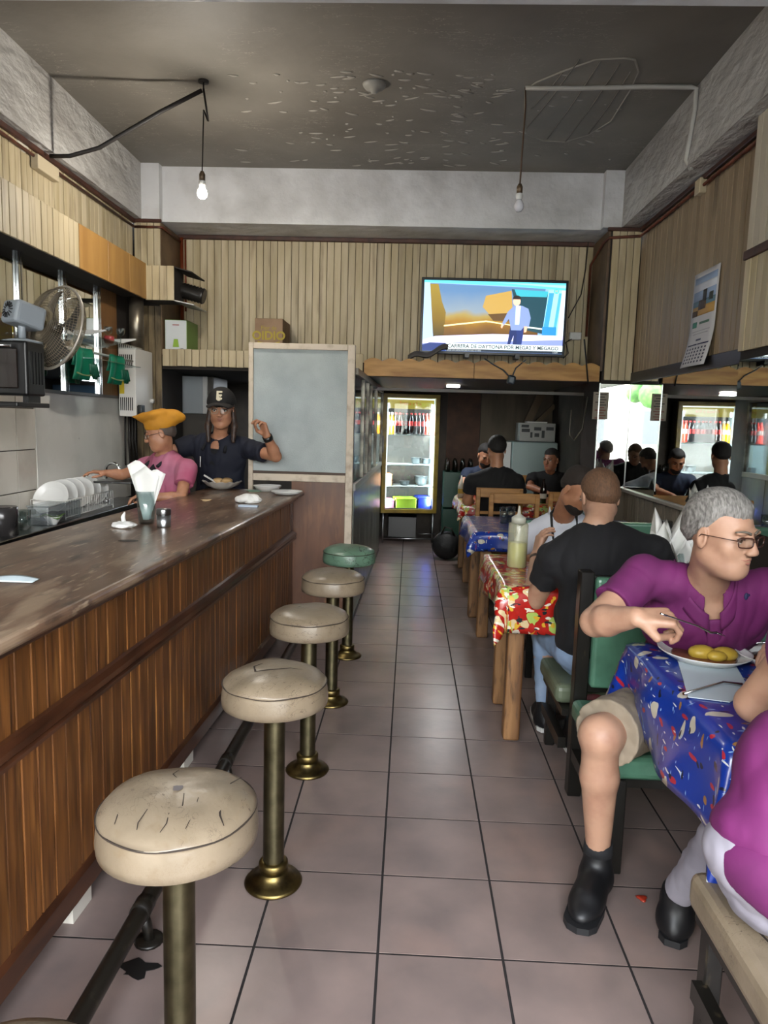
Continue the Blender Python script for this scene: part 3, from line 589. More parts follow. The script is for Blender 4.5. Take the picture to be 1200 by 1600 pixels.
solo(MB().tube([hr-Vector((0, 0, .01)), (bR.x+.012, bR.y, bR.z+.6), (bR.x+.004, bR.y, bR.z+.3), (bR.x, bR.y, bR.z+.11)], .0055, 8).build('bulb_cord', mat('brown_cord', '4a3626', .6)), 'brown twisted cord holding the unlit bulb', 'cable')
c_ = at(1087, 136, Z=ZC-.02); e_ = at(1072, 250, X=1.75); f_ = at(1096, 262, X=1.93)
solo(MB().tube([hr+Vector((0, 0, -.015)), hr.lerp(c_, .3)+Vector((0, .01, -.008)), hr.lerp(c_, .7), c_+Vector((-.03, 0, 0)), Vector((1.745, c_.y, ZC-.03)), Vector((1.745, c_.y+.0, ZC-.15)), e_, e_+Vector((.03, 0, -.05)), f_], .015, 10).build('conduit', c2_), 'white conduit along the ceiling and down the right beam', 'pipe')
rr = at(585, 131, Z=ZC); solo(MB().lathe([(0, -.06), (.02, -.055), (.03, -.035), (.06, -.03), (.075, -.012), (.078, 0), (0, 0)], rr, 24).build('ceiling_fitting', mat('grey_rose', '8a8780', .5)), 'round white ceiling rose without a lamp, centre of the ceiling', 'light fitting')
jb = at(72, 263, X=XL+.03); solo(MB().box(XL, XL+.05, jb.y-.14, jb.y+.14, jb.z-.045, jb.z+.045, bev=.006).build('junction_box', mat('cream_box', 'b5a78c', .5)), 'cream electrical junction box under the left beam', 'box')
jp = at(38, 238, X=XL+.01); solo(MB().lathe([(.075, 0), (.075, .008), (.06, .014), (0, .014)], n=24, M=Ry(math.pi/2)).build('wall_plate', mat('white_patch', 'b9b2a2', .6)), 'round whitish cover plate high on the left wall boards', 'cover'); bpy.data.objects['wall_plate'].location = (XL+.001, jp.y, jp.z); 
# pipes run round the room
zp = 3.24
solo(MB().tube([(XL+.02, -.5, zp-.005), (XL+.02, 6.43, zp), (XL+.02, YC-.02, zp), (-2.25, YC-.02, zp), (-2.235, YC-.01, zp), (-2.235, YB-.03, zp)], .011, 8).build('wall_pipe', c3_), 'thin red-brown pipe along the left wall under the beam', 'pipe')
solo(MB().tube([(-2.225, YB-.03, ZB-.03), (-2.225, YB-.03, 2.5)], .018, 8).tube([(-2.19, YB-.03, ZB-.05), (-2.19, YB-.03, 2.6)], .009, 8).build('corner_pipe', mat('copper_pipe', '6e3018', .4, .3)), 'copper coloured pipe down the left rear corner', 'pipe')
solo(MB().tube([(XR-.02, -.5, zp), (XR-.02, YC-.02, zp), (1.655, YC-.02, zp-.02), (1.64, YC+.1, zp-.03), (1.63, YB-.04, 3.1), (1.63, YB-.04, 2.45)], .012, 8).build('wall_pipe', c3_), 'thin red-brown pipe along the right wall under the beam', 'pipe')
solo(MB().box(XR-.05, XR, 5.1, 5.19, zp-.05, zp+.05, bev=.005).build('junction_box', mat('cream_box', 'b5a78c')), 'cream junction box on the right wall below the conduit', 'box')
# television wires, plugs
pA = at(900, 525, Y=YB-.04)
solo(MB().box(pA.x-.06, pA.x+.05, YB-.05, YB, pA.z-.035, pA.z+.035, bev=.008).build('wall_socket', white_e), 'white double socket on the wall right of the television', 'socket')
solo(MB().tube([at(888, 497, Y=YB-.1), at(908, 460, Y=YB-.05), at(915, 420, Y=YB-.03), at(920, 370, Y=YB-.03)], .005, 6).tube([at(893, 530, Y=YB-.06), at(884, 535, Y=YB-.1), at(888, 552, Y=YB-.1), at(880, 560, Y=YB-.1)], .005, 6).build('television_cable', c1_), 'black wires between the television and the wall socket', 'cable')
solo(MB().tube([at(913, 530, Y=YC-.02), at(919, 600, Y=YC-.02)], .007, 6).build('power_cable', c1_), 'black cable down the side of the right rear pilaster', 'cable')
g_ = at(799, 592, Y=YC-.04)
solo(MB().box(g_.x-.035, g_.x+.035, YC-.08, YC-.02, g_.z-.05, g_.z+.03, bev=.018, M=T(g_) @ Ry(.2) @ T(-g_)).tube([g_, at(786, 578, Y=YC-.02), at(768, 568, Y=YC-.005), at(757, 560, Y=YC+.02)], .006, 6).tube([g_, at(806, 575, Y=YC-.02), at(822, 562, Y=YC+.02)], .006, 6).build('hanging_plug', mat('dark_blue_plug', '23303a', .35)), 'dark plug hanging by its wires over the scalloped board', 'plug')
ck = at(672, 546, Y=6.62); solo(MB().grid(lambda u, v: Vector((ck.x-.2+.36*u, 6.56+.14*v, 2.165+.1*u+.045*math.sin(v*3)+.02*math.sin(u*9))), 12, 6, .012).build('grey_cap', mat('grey_felt', '4b4846', .9)), 'grey folded cloth cap lying before the lower left of the television', 'cap')
pp = mat('magazine_print', '8d8a90', .6, n=(30, '54333a', .45, .6))
solo(MB().box(-.4, -.1, 6.55, 6.75, 2.135, 2.15, M=T((-.25, 6.65, 2.14)) @ Rz(.2) @ T((.25, -6.65, -2.14))).build('magazine', pp), 'worn magazine lying at the left end of the platform', 'magazine')
# ------------------------------------------------------------------ shelf over the kitchen door: boxes, papers
zs = 2.12
bx = at(433, 516, Y=6.55)
A = at(398, 531, Y=6.55); B = at(442, 498, Y=6.55)
cb = thing('cardboard_box', 'brown cardboard box with yellow print on the shelf above the partition', 'box', (A.x+.15, 6.7, zs))
crd = mat('cardboard', '8b7158', .7, n=(6, '7a614a', .4, .7))
MB().box(A.x, B.x, 6.55, 6.93, zs, B.z, bev=.003).build('carton', crd, cb)
yl = mat('yellow_print', '9c8a1e', .6)
text_mesh('Flor de', .05, 'printed_name', yl, cb, T(((A.x+B.x)/2, 6.549, B.z-.085)) @ FRONT, .0006)
text_mesh('OIDIO', .105, 'printed_name', yl, cb, T(((A.x+B.x)/2, 6.549, B.z-.155)) @ FRONT, .0006, bold=.003)
xm = (A.x+B.x)/2; MB().prism([(xm-.1, B.z-.235), (xm-.1, B.z-.2), (xm-.05, B.z-.215), (xm+.05, B.z-.215), (xm+.1, B.z-.2), (xm+.1, B.z-.235), (xm+.05, B.z-.222), (xm-.05, B.z-.222)], 'Y', 6.546, 6.55).build('printed_ribbon', yl, cb)
A = at(258, 547, Y=6.5); B = at(292, 500, Y=6.5)
gb = thing('juicer_box', 'white and green printed box of a small juicer on the shelf', 'box', (A.x+.1, 6.6, zs))
MB().box(A.x, B.x, 6.5, 6.83, zs, B.z, bev=.002).build('carton', mat('lime_green_card', '66883a', .5), gb)
MB().box(A.x+.004, B.x-.004, 6.497, 6.501, zs+.005, B.z-.005).build('front_print', mat('white_card', 'c6cbcc', .5), gb)
xm = (A.x+B.x)/2
MB().prism([(xm-.028, zs+.1), (xm+.028, zs+.1), (xm+.018, zs+.17), (xm-.018, zs+.17)], 'Y', 6.494, 6.498).build('printed_juicer', mat('lime_print', '86a83a', .5), gb)
MB().ball((xm-.05, 6.496, zs+.065), (.022, .002, .016)).ball((xm-.03, 6.496, zs+.06), (.018, .002, .014)).build('printed_fruit', mat('red_print', '8e3b30', .5), gb); MB().ball((xm+.055, 6.496, zs+.07), (.026, .002, .02)).build('printed_bowl', mat('grey_print', '7d8489', .5), gb)
MB().box(xm-.03, xm+.03, 6.4945, 6.498, B.z-.05, B.z-.042).build('printed_name', mat('red_print', '8e3b30', .5), gb)
A = at(317, 548, Y=6.5); B = at(365, 548, Y=6.5)
solo(MB().box(A.x, B.x, 6.5, 6.75, zs+.002, zs+.018).build('newspaper', paper), 'flat newspaper on the shelf between the two boxes', 'newspaper')
m_ = at(350, 543, Y=6.5); solo(MB().add([(m_.x-.05, 6.52, zs+.018), (m_.x+.07, 6.52, zs+.018), (m_.x, 6.52, zs+.075), (m_.x-.05, 6.7, zs+.018), (m_.x+.07, 6.7, zs+.018), (m_.x, 6.7, zs+.075)], [(0, 1, 2), (3, 5, 4), (0, 2, 5, 3), (1, 4, 5, 2)]).build('folded_leaflet', mat('violet_leaflet', '8d86a0', .6)), 'folded violet and white leaflet standing on the newspaper', 'leaflet')
# flue box and hose
dk = thing('duct_box', 'cream boarded duct box at the end of the soffit with a black hose', 'duct', (-2.17, 6.3, 2.58))
MB().box(-2.3, -2.05, 6.2, 6.44, 2.58, 2.865).build('casing', dark_gap, dk)
pieces('board', lambda k: MB().box(.002, .061, -.012, 0, 0, .285, bev=.002), [(1, T((-2.3+i*.0625, 6.2, 2.58))) for i in range(4)], cream, dk)
MB().box(-2.06, -1.9, 6.2, 6.6, 2.855, 2.865, M=T((-2.06, 0, 2.86)) @ Ry(.25) @ T((2.06, 0, -2.86))).build('flap', dark_gap, dk); MB().box(-2.06, -1.88, 6.2, 6.6, 2.58, 2.588, M=T((-2.06, 0, 2.58)) @ Ry(.2) @ T((2.06, 0, -2.58))).build('flap', alu, dk)
hz = [(-2.08+.014*i, 6.42, 2.71-.0035*i) for i in range(17)]
MB().tube(hz, [.072 if i % 2 else .062 for i in range(17)], 16).build('ribbed_hose', mat('black_hose', '191715', .35), dk)
# ------------------------------------------------------------------ water heater with flue
ht = thing('water_heater', 'white gas water heater with slotted sides on the left wall', 'water heater', (-2.4, 6.2, 1.7))
hy0, hy1, hx1 = 6.02, 6.42, -2.335; z0, z1 = 1.60, 2.215
a_ = at(184, 543, Y=hy0); b_ = at(213, 651, Y=hy0); z1 = a_.z; z0 = b_.z; hx0, hx1 = a_.x, b_.x
MB().box(hx0, hx1, hy0, hy1, z0, z1, bev=.008).build('casing', mat('heater_white', 'd2d1cc', .35), ht)
dslot = mat('slot_black', '121110', .6)
for zc in (z1-.11, z0+.105):
    for i in range(7): MB().box(hx0+.014+i*.0165, hx0+.022+i*.0165, hy0-.002, hy0+.002, zc-.055, zc+.055, bev=0).build('vent_slot', dslot, ht)
MB().box(hx1-.001, hx1+.004, hy0+.02, hy0+.12, z0+.01, z0+.09, bev=.001).box(hx1, hx1+.035, hy0+.03, hy0+.11, z0+.03, z0+.1, bev=.006).build('control_knob', black_p, ht)
MB().lathe([(.02, 0), (.022, .03), (0, .03)], n=14, M=T((hx1, hy1-.06, z0+.14)) @ Ry(math.pi/2)).build('dial', white_e, ht)
MB().box(hx0+.01, hx0+.05, hy0-.004, hy0-.001, z0+.19, z0+.3).build('yellow_sticker', mat('yellow_paper', 'c9b32e', .5), ht)
for i, x in enumerate((.03, .06, .09, .115)):
    MB().tube([(hx0+x, hy0+.06, z0), (hx0+x, hy0+.05, z0-.2), (hx0+x+.01*i, hy0+.05, z0-.42)], .008, 8).build('hose', c1_, ht)
solo(MB().tube([(hx0+.085, hy0+.2, z1), (hx0+.085, hy0+.2, 2.6)], .062, 20).tube([(hx0+.085, hy0+.2, z1), (hx0+.085, hy0+.2, z1+.05)], .035, 14).build('flue_pipe', mat('sooty_tin', '8a8273', .35, .8, n=(5, '4a4238', .4, .7))), 'grey metal flue pipe rising from the water heater', 'pipe')
# ------------------------------------------------------------------ glass shelves, gloves, kitchen rail on the left wall
gs = thing('glass_shelf', 'glass wall shelf on white brackets with a red pot', 'shelf', (-2.4, 5.4, 2.1))
MB().box(-2.48, -2.2, 4.9, 5.85, 2.13, 2.138).build('glass_plate', glass, gs); MB().box(-2.48, -2.2, 4.95, 5.8, 1.98, 1.986).build('glass_plate', glass, gs)
for y in (5.14, 5.7): MB().prism([(-2.48, 2.19), (-2.2, 2.2), (-2.2, 2.19), (-2.48, 2.12)], 'Y', y, y+.012).build('bracket', white_e, gs)
rc_ = at(137, 508, Y=5.45); solo(MB().lathe([(.03, 0), (.04, .02), (.038, .05), (.03, .055), (0, .05)], (-2.33, 5.5, 2.14), 16).build('red_pot', mat('dull_red', '8c2f33', .35)), 'small dull red pot on the glass shelf', 'pot')
for k, (x, h_) in enumerate(((-2.36, .13), (-2.3, .13))):
    o = MB().lathe([(.0, 0), (.018, .002), (.004, .01), (.004, .07), (.03, .085), (.034, .12), (.031, .13), (.0, .09)], (x, 5.56+.09*k, 2.14), 14).build('stem_glass', glass); solo(o, ['small stemmed glass nearer the red pot on the glass shelf', 'small stemmed glass farther from the red pot, toward the heater'][k], 'glass', 'stemmed glasses')
grn = mat('green_rubber', '0f7d5e', .4, bump=(20, .3, .01)); rl = thing('glove_rail', 'white towel rail on the left mirror posts', 'rail', (-2.4, 5.8, 1.86))
zr = at(135, 574, Y=5.5).z
MB().tube([(-2.44, 4.85, zr+.09), (-2.36, 4.85, zr+.09), (-2.34, 5.3, zr+.09), (-2.34, 5.98, zr+.09)], .011, 8).build('rail_bar', white_e, rl)
for nm, y0, lab in (('rubber_glove', 4.9, 'green rubber glove hung over the rail between the mirror posts'), ('rubber_glove', 5.47, 'green rubber glove hung over the rail beside the water heater')):
    t = thing(nm, lab, 'glove', (-2.33, y0+.09, zr-.1))
    MB().grid(lambda u, v: Vector((-2.34+.03*math.cos(math.pi*(v-.5)*1.0)*(1 if v > .5 else 1)+.014*math.sin(9*u), y0+.26*u*(1-.12*abs(v-.5)), zr+.1-.34*abs(v-.36)-.0*u)), 10, 14, .006).build('cuff_fold', grn, t)
    MB().tube([(-2.30, y0-.005+.26*k/6, zr-.075-.012*math.sin(math.pi*k/6)) for k in range(7)], .006, 6).build('rolled_edge', mat('tan_rim', '8fa070', .5), t)
    for f in range(4): MB().tube([(-2.31, y0+.2+.032*f, zr+.0), (-2.305, y0+.22+.034*f, zr-.06), (-2.3, y0+.225+.036*f, zr-.115+.02*abs(f-1.5))], [.019, .017, .012], 8).build('finger', mat('dark_green_rubber', '0a5540', .4), t)
# ------------------------------------------------------------------ oven, fan
ox0, oy1 = -2.42, 4.1
zz0 = 1.72
ov = thing('toaster_oven', 'black toaster oven on the shelf at the far left', 'oven', (-2.15, 3.8, zz0))
c0_ = at(2, 527, Y=3.75); c2__ = at(56, 617, Y=4.05)
ovx = at(42, 560, Y=3.62).x; ovt = at(42, 532, Y=3.62).z; ovb = at(42, 618, Y=3.62).z
MB().box(-2.48, ovx, 3.62, 3.80, ovb, ovt, bev=.012).build('casing', black_p, ov)
MB().box(-2.4, ovx-.045, 3.608, 3.62, ovb+.035, ovt-.04, bev=.004).build('glass_door', mat('oven_glass', '1c1512', .08), ov)
MB().tube([(-2.38, 3.58, ovt-.03), (ovx-.06, 3.58, ovt-.03)], .007, 8).build('handle', chrome, ov)
for i in range(5): MB().box(ovx-.004, ovx+.006, 3.64+.03*i, 3.655+.03*i, ovb+.06, ovt-.05).build('side_fin', black_p, ov)
text_mesh('15', .06, 'digits', mat('digit_white', 'b8b4a8', .5), ov, T((-2.2, 3.606, ovb+.12)) @ FRONT, .0006)
for x in (-2.4, ovx-.05): MB().box(x, x+.03, 3.66, 3.78, ovb-.035, ovb).build('foot', black_p, ov)
sh_ = thing('wall_shelf', 'black shelf carrying the toaster oven on the left wall', 'shelf', (-2.3, 3.8, ovb-.08))
MB().box(-2.5, ovx+.01, 3.5, 3.82, ovb-.06, ovb-.035, bev=.006).build('shelf_board', black_p, sh_)
MB().tube([(-2.49, 3.55, ovb-.2), (-2.42, 3.55, ovb-.06)], .01, 6).tube([(-2.49, 3.78, ovb-.2), (-2.42, 3.78, ovb-.06)], .01, 6).build('bracket', black_m, sh_)
fan = thing('wall_fan', 'grey mesh-caged electric fan tilted above the toaster oven', 'fan', (-2.1, 3.85, ovt))
FC = at(86, 512, Y=4.0); fd = Vector((.48, .86, -.22)).normalized(); fx = fd.cross(Vector((0, 0, 1))).normalized(); fz = fx.cross(fd)
FM = Matrix(((fx.x, fd.x, fz.x, FC.x), (fx.y, fd.y, fz.y, FC.y), (fx.z, fd.z, fz.z, FC.z), (0, 0, 0, 1)))
def fp(r, a, y): return FM @ Vector((r*math.cos(a), y, r*math.sin(a)))
fw = mat('fan_wire', '8b7f6b', .4, .6)
FR = .235
b = MB()
for k in range(90):
    a = 2*math.pi*k/90
    b.tube([fp(.05, a, -.085), fp(.13, a, -.08), fp(.2, a, -.055), fp(FR, a, 0)], .0013, 3, caps=False); b.tube([fp(.05, a, .085), fp(.13, a, .08), fp(.2, a, .05), fp(FR, a, 0)], .0011, 3, caps=False)
for r, y in ((.065, .085), (.08, .084), (.095, .083), (.11, .082), (.125, .08), (.14, .077), (.155, .073), (.17, .067), (.185, .06), (.2, .05), (.212, .038), (.224, .022)):
    for s_ in (-1, 1): b.tube([fp(r, 2*math.pi*k/40, s_*y) for k in range(40)], .0012, 3, closed=True)
b.build('wire_cage', fw, fan)
MB().tube([fp(FR, 2*math.pi*k/48, 0) for k in range(48)], .0075, 8, closed=True).build('rim', mat('fan_rim', 'a8a194', .4, .4), fan)
for k in range(4):
    a0 = k*math.pi/2+.3
    MB().grid(lambda u, v: fp(.03+.17*u, a0+(v-.5)*(.5+.55*u), .028*(v-.5)*2*(1-.2*u)), 6, 6, .003).build('blade', mat('fan_blade', '3b3a37', .3), fan)
MB().lathe([(0, -.03), (.035, -.028), (.035, .03), (0, .034)], n=18, M=FM @ Rx(-math.pi/2)).build('hub', black_p, fan)
MB().box(-.072, .072, -.27, -.1, -.062, .062, bev=.02, M=FM).build('motor_housing', mat('fan_grey', '8d949a', .35), fan)
b = MB()
for k in range(14): a = 2*math.pi*k/14; b.tube([FM @ Vector((.018*math.cos(a), -.282, .018*math.sin(a))), FM @ Vector((.044*math.cos(a), -.279, .044*math.sin(a)))], .003, 4)
b.build('vent_ring', black_p, fan)
q = FM @ Vector((0, -.2, 0)); MB().tube([q, (q.x, q.y, ovt+.02)], .02, 10).lathe([(.1, 0), (.1, .015), (.03, .03), (0, .03)], (q.x, q.y, ovt+.001), 24).build('stand', mat('fan_grey', '8d949a', .35), fan)
# ------------------------------------------------------------------ sink bench and things on it
BZ = .9
def bp_(px, py): return at(px, py, Z=BZ)
bn = thing('sink_bench', 'stainless steel sink bench along the left wall', 'bench', (-2.35, 4.3, 0))
e0, e1 = bp_(0, 845), bp_(184, 789); xb = max(e0.x, e1.x)
MB().box(XL+.01, -2.19, 1.5, 6.0, BZ-.035, BZ, bev=.004).build('bench_top', steel, bn)
MB().box(XL+.01, -2.2, 1.5, 6.0, 0, BZ-.036).build('cabinet', mat('bench_black', '0d0c0b', .4), bn)
tp_ = thing('tap', 'curved chrome tap behind the dish rack', 'tap', (-2.42, 5.6, BZ)); q = at(165, 722, X=-2.42)
MB().tube([(-2.42, q.y, BZ), (-2.42, q.y, q.z-.06)]+[(-2.42+.055-.055*math.cos(a), q.y, q.z-.06+.055*math.sin(a)) for a in [math.pi*k/8 for k in range(1, 9)]]+[(-2.31, q.y, q.z-.12)], .012, 12).build('spout', chrome, tp_)
MB().lathe([(.028, 0), (.026, .02), (.014, .03)], (-2.42, q.y, BZ), 16).build('base', chrome, tp_)
# dish rack of white wire with plates
dr = thing('dish_rack', 'white wire dish rack on the steel bench', 'dish rack', (-2.35, 4.75, BZ))
b = MB(); ry0, ry1, rx0, rx1 = 4.55, 5.3, -2.47, -2.24
for z in (BZ+.02, BZ+.13): b.tube([(rx0, ry0, z), (rx1, ry0, z), (rx1, ry1, z), (rx0, ry1, z)], .003, 5, closed=True)
for i in range(22): y = ry0+(ry1-ry0)*i/21; b.tube([(rx0, y, BZ+.13), (rx0, y, BZ+.02), (rx1, y, BZ+.02), (rx1, y, BZ+.13)], .0022, 4)
b.build('wire_frame', mat('white_wire', 'cfcfca', .4), dr)
for x in (rx0, rx1):
    for y in (ry0, ry1): MB().tube([(x, y, BZ), (x, y, BZ+.02)], .004, 6).build('foot', white_e, dr)
def plate(name, lab, c, r, tilt=None, group=None, m=None, h=.025, cat='plate'):
    t = thing(name, lab, cat, c, group)
    prof = [(0, .004), (r*.62, .004), (r*.7, .009), (r*.96, h), (r, h+.002), (r*.99, h-.002), (r*.7, .002), (r*.6, 0), (0, 0)]
    o = MB().lathe(prof, c, 40).build('dish', m or white_e, t)
    if tilt: t.rotation_euler = tilt
    return t
for i in range(6): plate('plate', 'white plate leaning in the dish rack, %s from the left' % ['first', 'second', 'third', 'fourth', 'fifth', 'sixth'][i], (-2.36, 4.62+.125*i, BZ+.13), .12, (math.radians(62+3*(i % 3)), math.radians(8*(i % 2)-4), 0), 'plates drying in the dish rack')
# clear plastic tub
ta = thing('plastic_tub', 'clear plastic box in front of the dish rack', 'container', (-2.25, 4.35, BZ)); cl = thin_glass('clear_plastic', 'e4eaec', .12, .08, 'c8ced0', .12)
for bx_ in ((-2.36, -2.357, 4.3, 4.75, 0, .12), (-2.235, -2.232, 4.3, 4.75, 0, .12), (-2.36, -2.232, 4.3, 4.303, 0, .12), (-2.36, -2.232, 4.747, 4.75, 0, .12), (-2.36, -2.232, 4.3, 4.75, 0, .004)): pass
MB().box(-2.36, -2.225, 4.3, 4.74, BZ, BZ+.115, bev=.008).build('box_shell', cl, ta); MB().box(-2.365, -2.22, 4.295, 4.745, BZ+.115, BZ+.125, bev=.003).build('rim', cl, ta)
MB().box(-2.345, -2.24, 4.42, 4.6, BZ+.012, BZ+.06, bev=.008).build('grey_content', mat('grey_cloth', '4a4f55', .8), ta)
p = bp_(70, 812); pl_ = plate('plate', 'white plate of rice in front of the plastic box', (p.x-.0, p.y, BZ+.001), .1); MB().lathe([(0, .03), (.03, .027), (.06, .018), (.075, .01), (0, .008)], (p.x, p.y, BZ), 20).build('rice', mat('rice', 'b9b3a0', .7, bump=(90, 1, .01)), pl_)
p = bp_(88, 815); bw = thing('small_bowl', 'small white bowl with green herbs on the bench edge', 'bowl', (-2.23, p.y, BZ))
MB().lathe([(.022, 0), (.025, .006), (.055, .05), (.058, .053), (.052, .05), (.02, .012), (0, .01)], (-2.235, p.y-.12, BZ), 24).build('bowl_shell', white_e, bw); MB().grid(lambda u, v: Vector((-2.29+.11*u, p.y-.17+.1*v, BZ+.056+.012*math.sin(5*u+3*v))), 6, 4, .004).build('herbs', mat('herb_green', '3f5a26', .7), bw)
jg = at(8, 800, Y=3.9); solo(MB().lathe([(.08, 0), (.082, .16), (.075, .165), (.0, .16)], (-2.3, 3.93, BZ), 28).build('dark_pot', mat('dark_jug', '2c2a2a', .2)), 'dark round pot at the left picture edge of the bench', 'pot')
for k, y in enumerate((4.13, 4.22)): solo(MB().lathe([(.0, 0.002), (.03, .003), (.034, .11), (.036, .11), (.033, 0), (0, 0)], (-2.3-.03*k, y, BZ), 20).build('water_glass', glass), ['clear empty tumbler right beside the dark pot', 'clear empty tumbler second from the dark pot'][k], 'glass', 'tumblers on the steel bench')
pn = at(700/6, 733, Y=4.9); solo(MB().box(-2.3, -2.02, 5.1, 5.35, 1.1, 1.115, bev=.004).build('baking_tray', steel), 'flat metal tray held over the dish rack', 'tray')
# ------------------------------------------------------------------ on the bar top
def ct(px, py): return at(px, py, Z=CZ)
def crumple(p, r, seed, lab):
    b = MB().ball((0, 0, 0), 1, 22, 14); R_ = random.Random(seed); ds = [(Vector((R_.gauss(0, 1), R_.gauss(0, 1), R_.gauss(0, 1))).normalized(), R_.uniform(2, 6), R_.uniform(0, 6)) for _ in range(9)]
    V = []
    for v in b.v:
        v = Vector(v); n_ = sum(abs(math.sin(v.dot(d)*f+ph)) for d, f, ph in ds)/9; k = .55+.75*n_; V.append((p.x+v.x*k*r[0], p.y+v.y*k*r[1], p.z+max(0, (v.z*k+.6))*r[2]*.8+.001))
    b.v = V; b.sm = [False]*len(b.f); return solo(b.build('crumpled_napkin', paper), lab, 'napkin')
p = ct(229, 818)
gl = thing('napkin_glass', 'tall glass stuffed with white paper napkins on the bar', 'glass', p)
MB().lathe([(0, .006), (.034, .006), (.036, .02), (.048, .165), (.05, .165), (.0385, .002), (.035, 0), (0, 0)], p, 28).build('tumbler', glass, gl)
for k, (a, tw__, h_) in enumerate(((.2, -.045, .30), (2.2, .0, .27), (4.0, .045, .26))):
    MB().grid(lambda u, v: p+Vector(((u-.5)*(.03+.12*v)*1.0+tw__*.6*v, .02*math.cos(a)+.018*math.sin(4*u+k)*v+.006*k, .02+v*h_*(1-.35*abs(u-(.3+.2*k))))), 8, 8, .0015).build('napkin', paper, gl)
p = ct(256, 823); sk = thing('salt_shaker', 'brushed steel shaker beside the glass of napkins', 'shaker', p)
MB().lathe([(0, 0), (.032, 0), (.034, .004), (.034, .058)], p, 28).build('body', alu, sk); MB().lathe([(.034, .059), (.0355, .062), (.0355, .085), (.033, .09), (0, .092)], p, 28).build('cap', steel, sk)
p = ct(194, 824); crumple(p, (.055, .05, .022), 3, 'crumpled white napkin lying left of the glass of napkins'); solo(MB().tube([p+Vector((.0, 0, .02)), p+Vector((-.005, 0, .05)), p+Vector((.004, 0, .075))], [.012, .011, .004], 8).build('napkin_twist', paper), 'small upright twist of napkin standing on the crumpled one at left', 'napkin')
p = ct(18, 908); solo(MB().grid(lambda u, v: p+Vector((.16*(u-.5), .05*(v-.5), .004+.012*math.sin(3*u)*v)), 8, 4, .0015).build('paper_scrap', mat('bluish_paper', 'b5c3c8', .6)), 'flat bluish paper scrap on the bar at the left picture edge', 'paper')
p = ct(321, 782); solo(MB().lathe([(0, .006), (.03, .005), (.036, .001), (0, 0)], p, 14, wob=lambda r, z, a: (r*(1+.2*math.sin(3*a)), z+.003*math.sin(2*a))).build('bread_crumb', mat('pale_bread', 'bca37c', .9)), 'small piece of bread lying alone on the bar', 'bread')
p = ct(385, 786); crumple(p+Vector((.01, .02, 0)), (.08, .06, .045), 8, 'crumpled napkin ball near the bar edge before the plates')
p = ct(390, 791); solo(MB().box(p.x-.06, p.x+.06, p.y-.05, p.y-.01, CZ, CZ+.012, bev=.002).build('paper_packet', mat('blue_packet', 'a7b4c4', .5)), 'small bluish paper packet in front of the crumpled napkin', 'packet')
p = ct(347, 764); bk = thing('glass_bowl', 'scalloped white glass bowl of bread on the bar', 'bowl', p)
MB().lathe([(.05, 0), (.06, .004), (.115, .03), (.145, .06), (.148, .062), (.138, .058), (.1, .028), (.0, .01)], p, 48, wob=lambda r, z, a: (r*(1+.025*math.sin(14*a)*(z/.06)), z+.004*math.cos(14*a)*(z/.06))).build('bowl_shell', mat('milky_glass', 'c2beb6', .25), bk)
for k, (dx, dy) in enumerate(((-.03, 0), (.03, .03), (.04, -.03))): MB().ball(p+Vector((dx, dy, .06)), (.045, .04, .026), 12, 8).build('bread_roll', mat('roll_crust', 'b99a6c', .7, n=(10, '97764a', .4, .7)), bk)
MB().grid(lambda u, v: p+Vector((-.13+.09*u, -.04+.08*v, .05+.05*(1-u)+.01*math.sin(6*v))), 6, 5, .0015).build('napkin', paper, bk)
def soup(p, r, lab, name='soup_plate'):
    t = plate(name, lab, p, r, h=.04); MB().lathe([(0, .018), (r*.66, .016), (r*.7, .012), (0, .01)], p, 24).build('leftovers', mat('leftover_soup', 'b8a48c', .5, layers=(('dots', 22, 'a34a2c', .3, .1),)), t); return t
soup(ct(418, 767), .105, 'white soup plate with tomato scraps near the bar end'); p2 = Vector((at(452, 760, Y=5.22).x, 5.1, CZ)); plate('plate', 'white rimmed plate behind the soup plate at the bar end', p2, .115)
p = Vector((at(398, 757, Y=5.25).x, 5.28, CZ+.001)); cr = thing('cutlery_napkin', 'green edged napkin with knife beyond the bread bowl', 'napkin', p); MB().box(p.x-.06, p.x+.1, p.y-.05, p.y+.06, CZ, CZ+.006, M=T(p) @ Rz(.4) @ T(-p)).build('cloth', mat('green_napkin', '5d7a66', .7), cr); MB().box(p.x-.08, p.x+.12, p.y-.01, p.y+.008, CZ+.006, CZ+.01).build('knife', chrome, cr)
# ------------------------------------------------------------------ drinks fridge
fy = 9.37
fr = thing('drinks_fridge', 'glass fronted drinks fridge with yellow door frame at the end of the aisle', 'fridge', (.03, 9.6, 0))
FA = math.radians(10); FO = Vector((-.36, 9.36, 0)); FMx = T(FO) @ Rz(FA); FW = .755; z0, z1 = .40, 1.97
yel = mat('mustard_frame', '8b7420', .4, n=(9, '6b5718', .4, .7)); fin = mat('fridge_interior', 'dbe8ea', .4)
def FB(*a, **k): return MB().box(*a, M=FMx, **k)
FB(0, FW, .05, .09, z0, z0+.06).build('cabinet_sill', mat('fridge_body', '3a3630', .5), fr)
FB(0, .03, .06, .6, z0, z1).box(FW-.03, FW, .06, .6, z0, z1, M=FMx).box(0, FW, .6, .63, z0, z1, M=FMx).box(0, FW, .06, .6, z1-.03, z1, M=FMx).box(0, FW, .06, .6, z0, z0+.03, M=FMx).build('cabinet', mat('fridge_body', '3a3630', .5), fr)
FB(.031, .036, .07, .598, z0+.03, z1-.03).box(FW-.036, FW-.031, .07, .598, z0+.03, z1-.03, M=FMx).box(.03, FW-.03, .59, .598, z0+.03, z1-.03, M=FMx).build('liner', fin, fr)
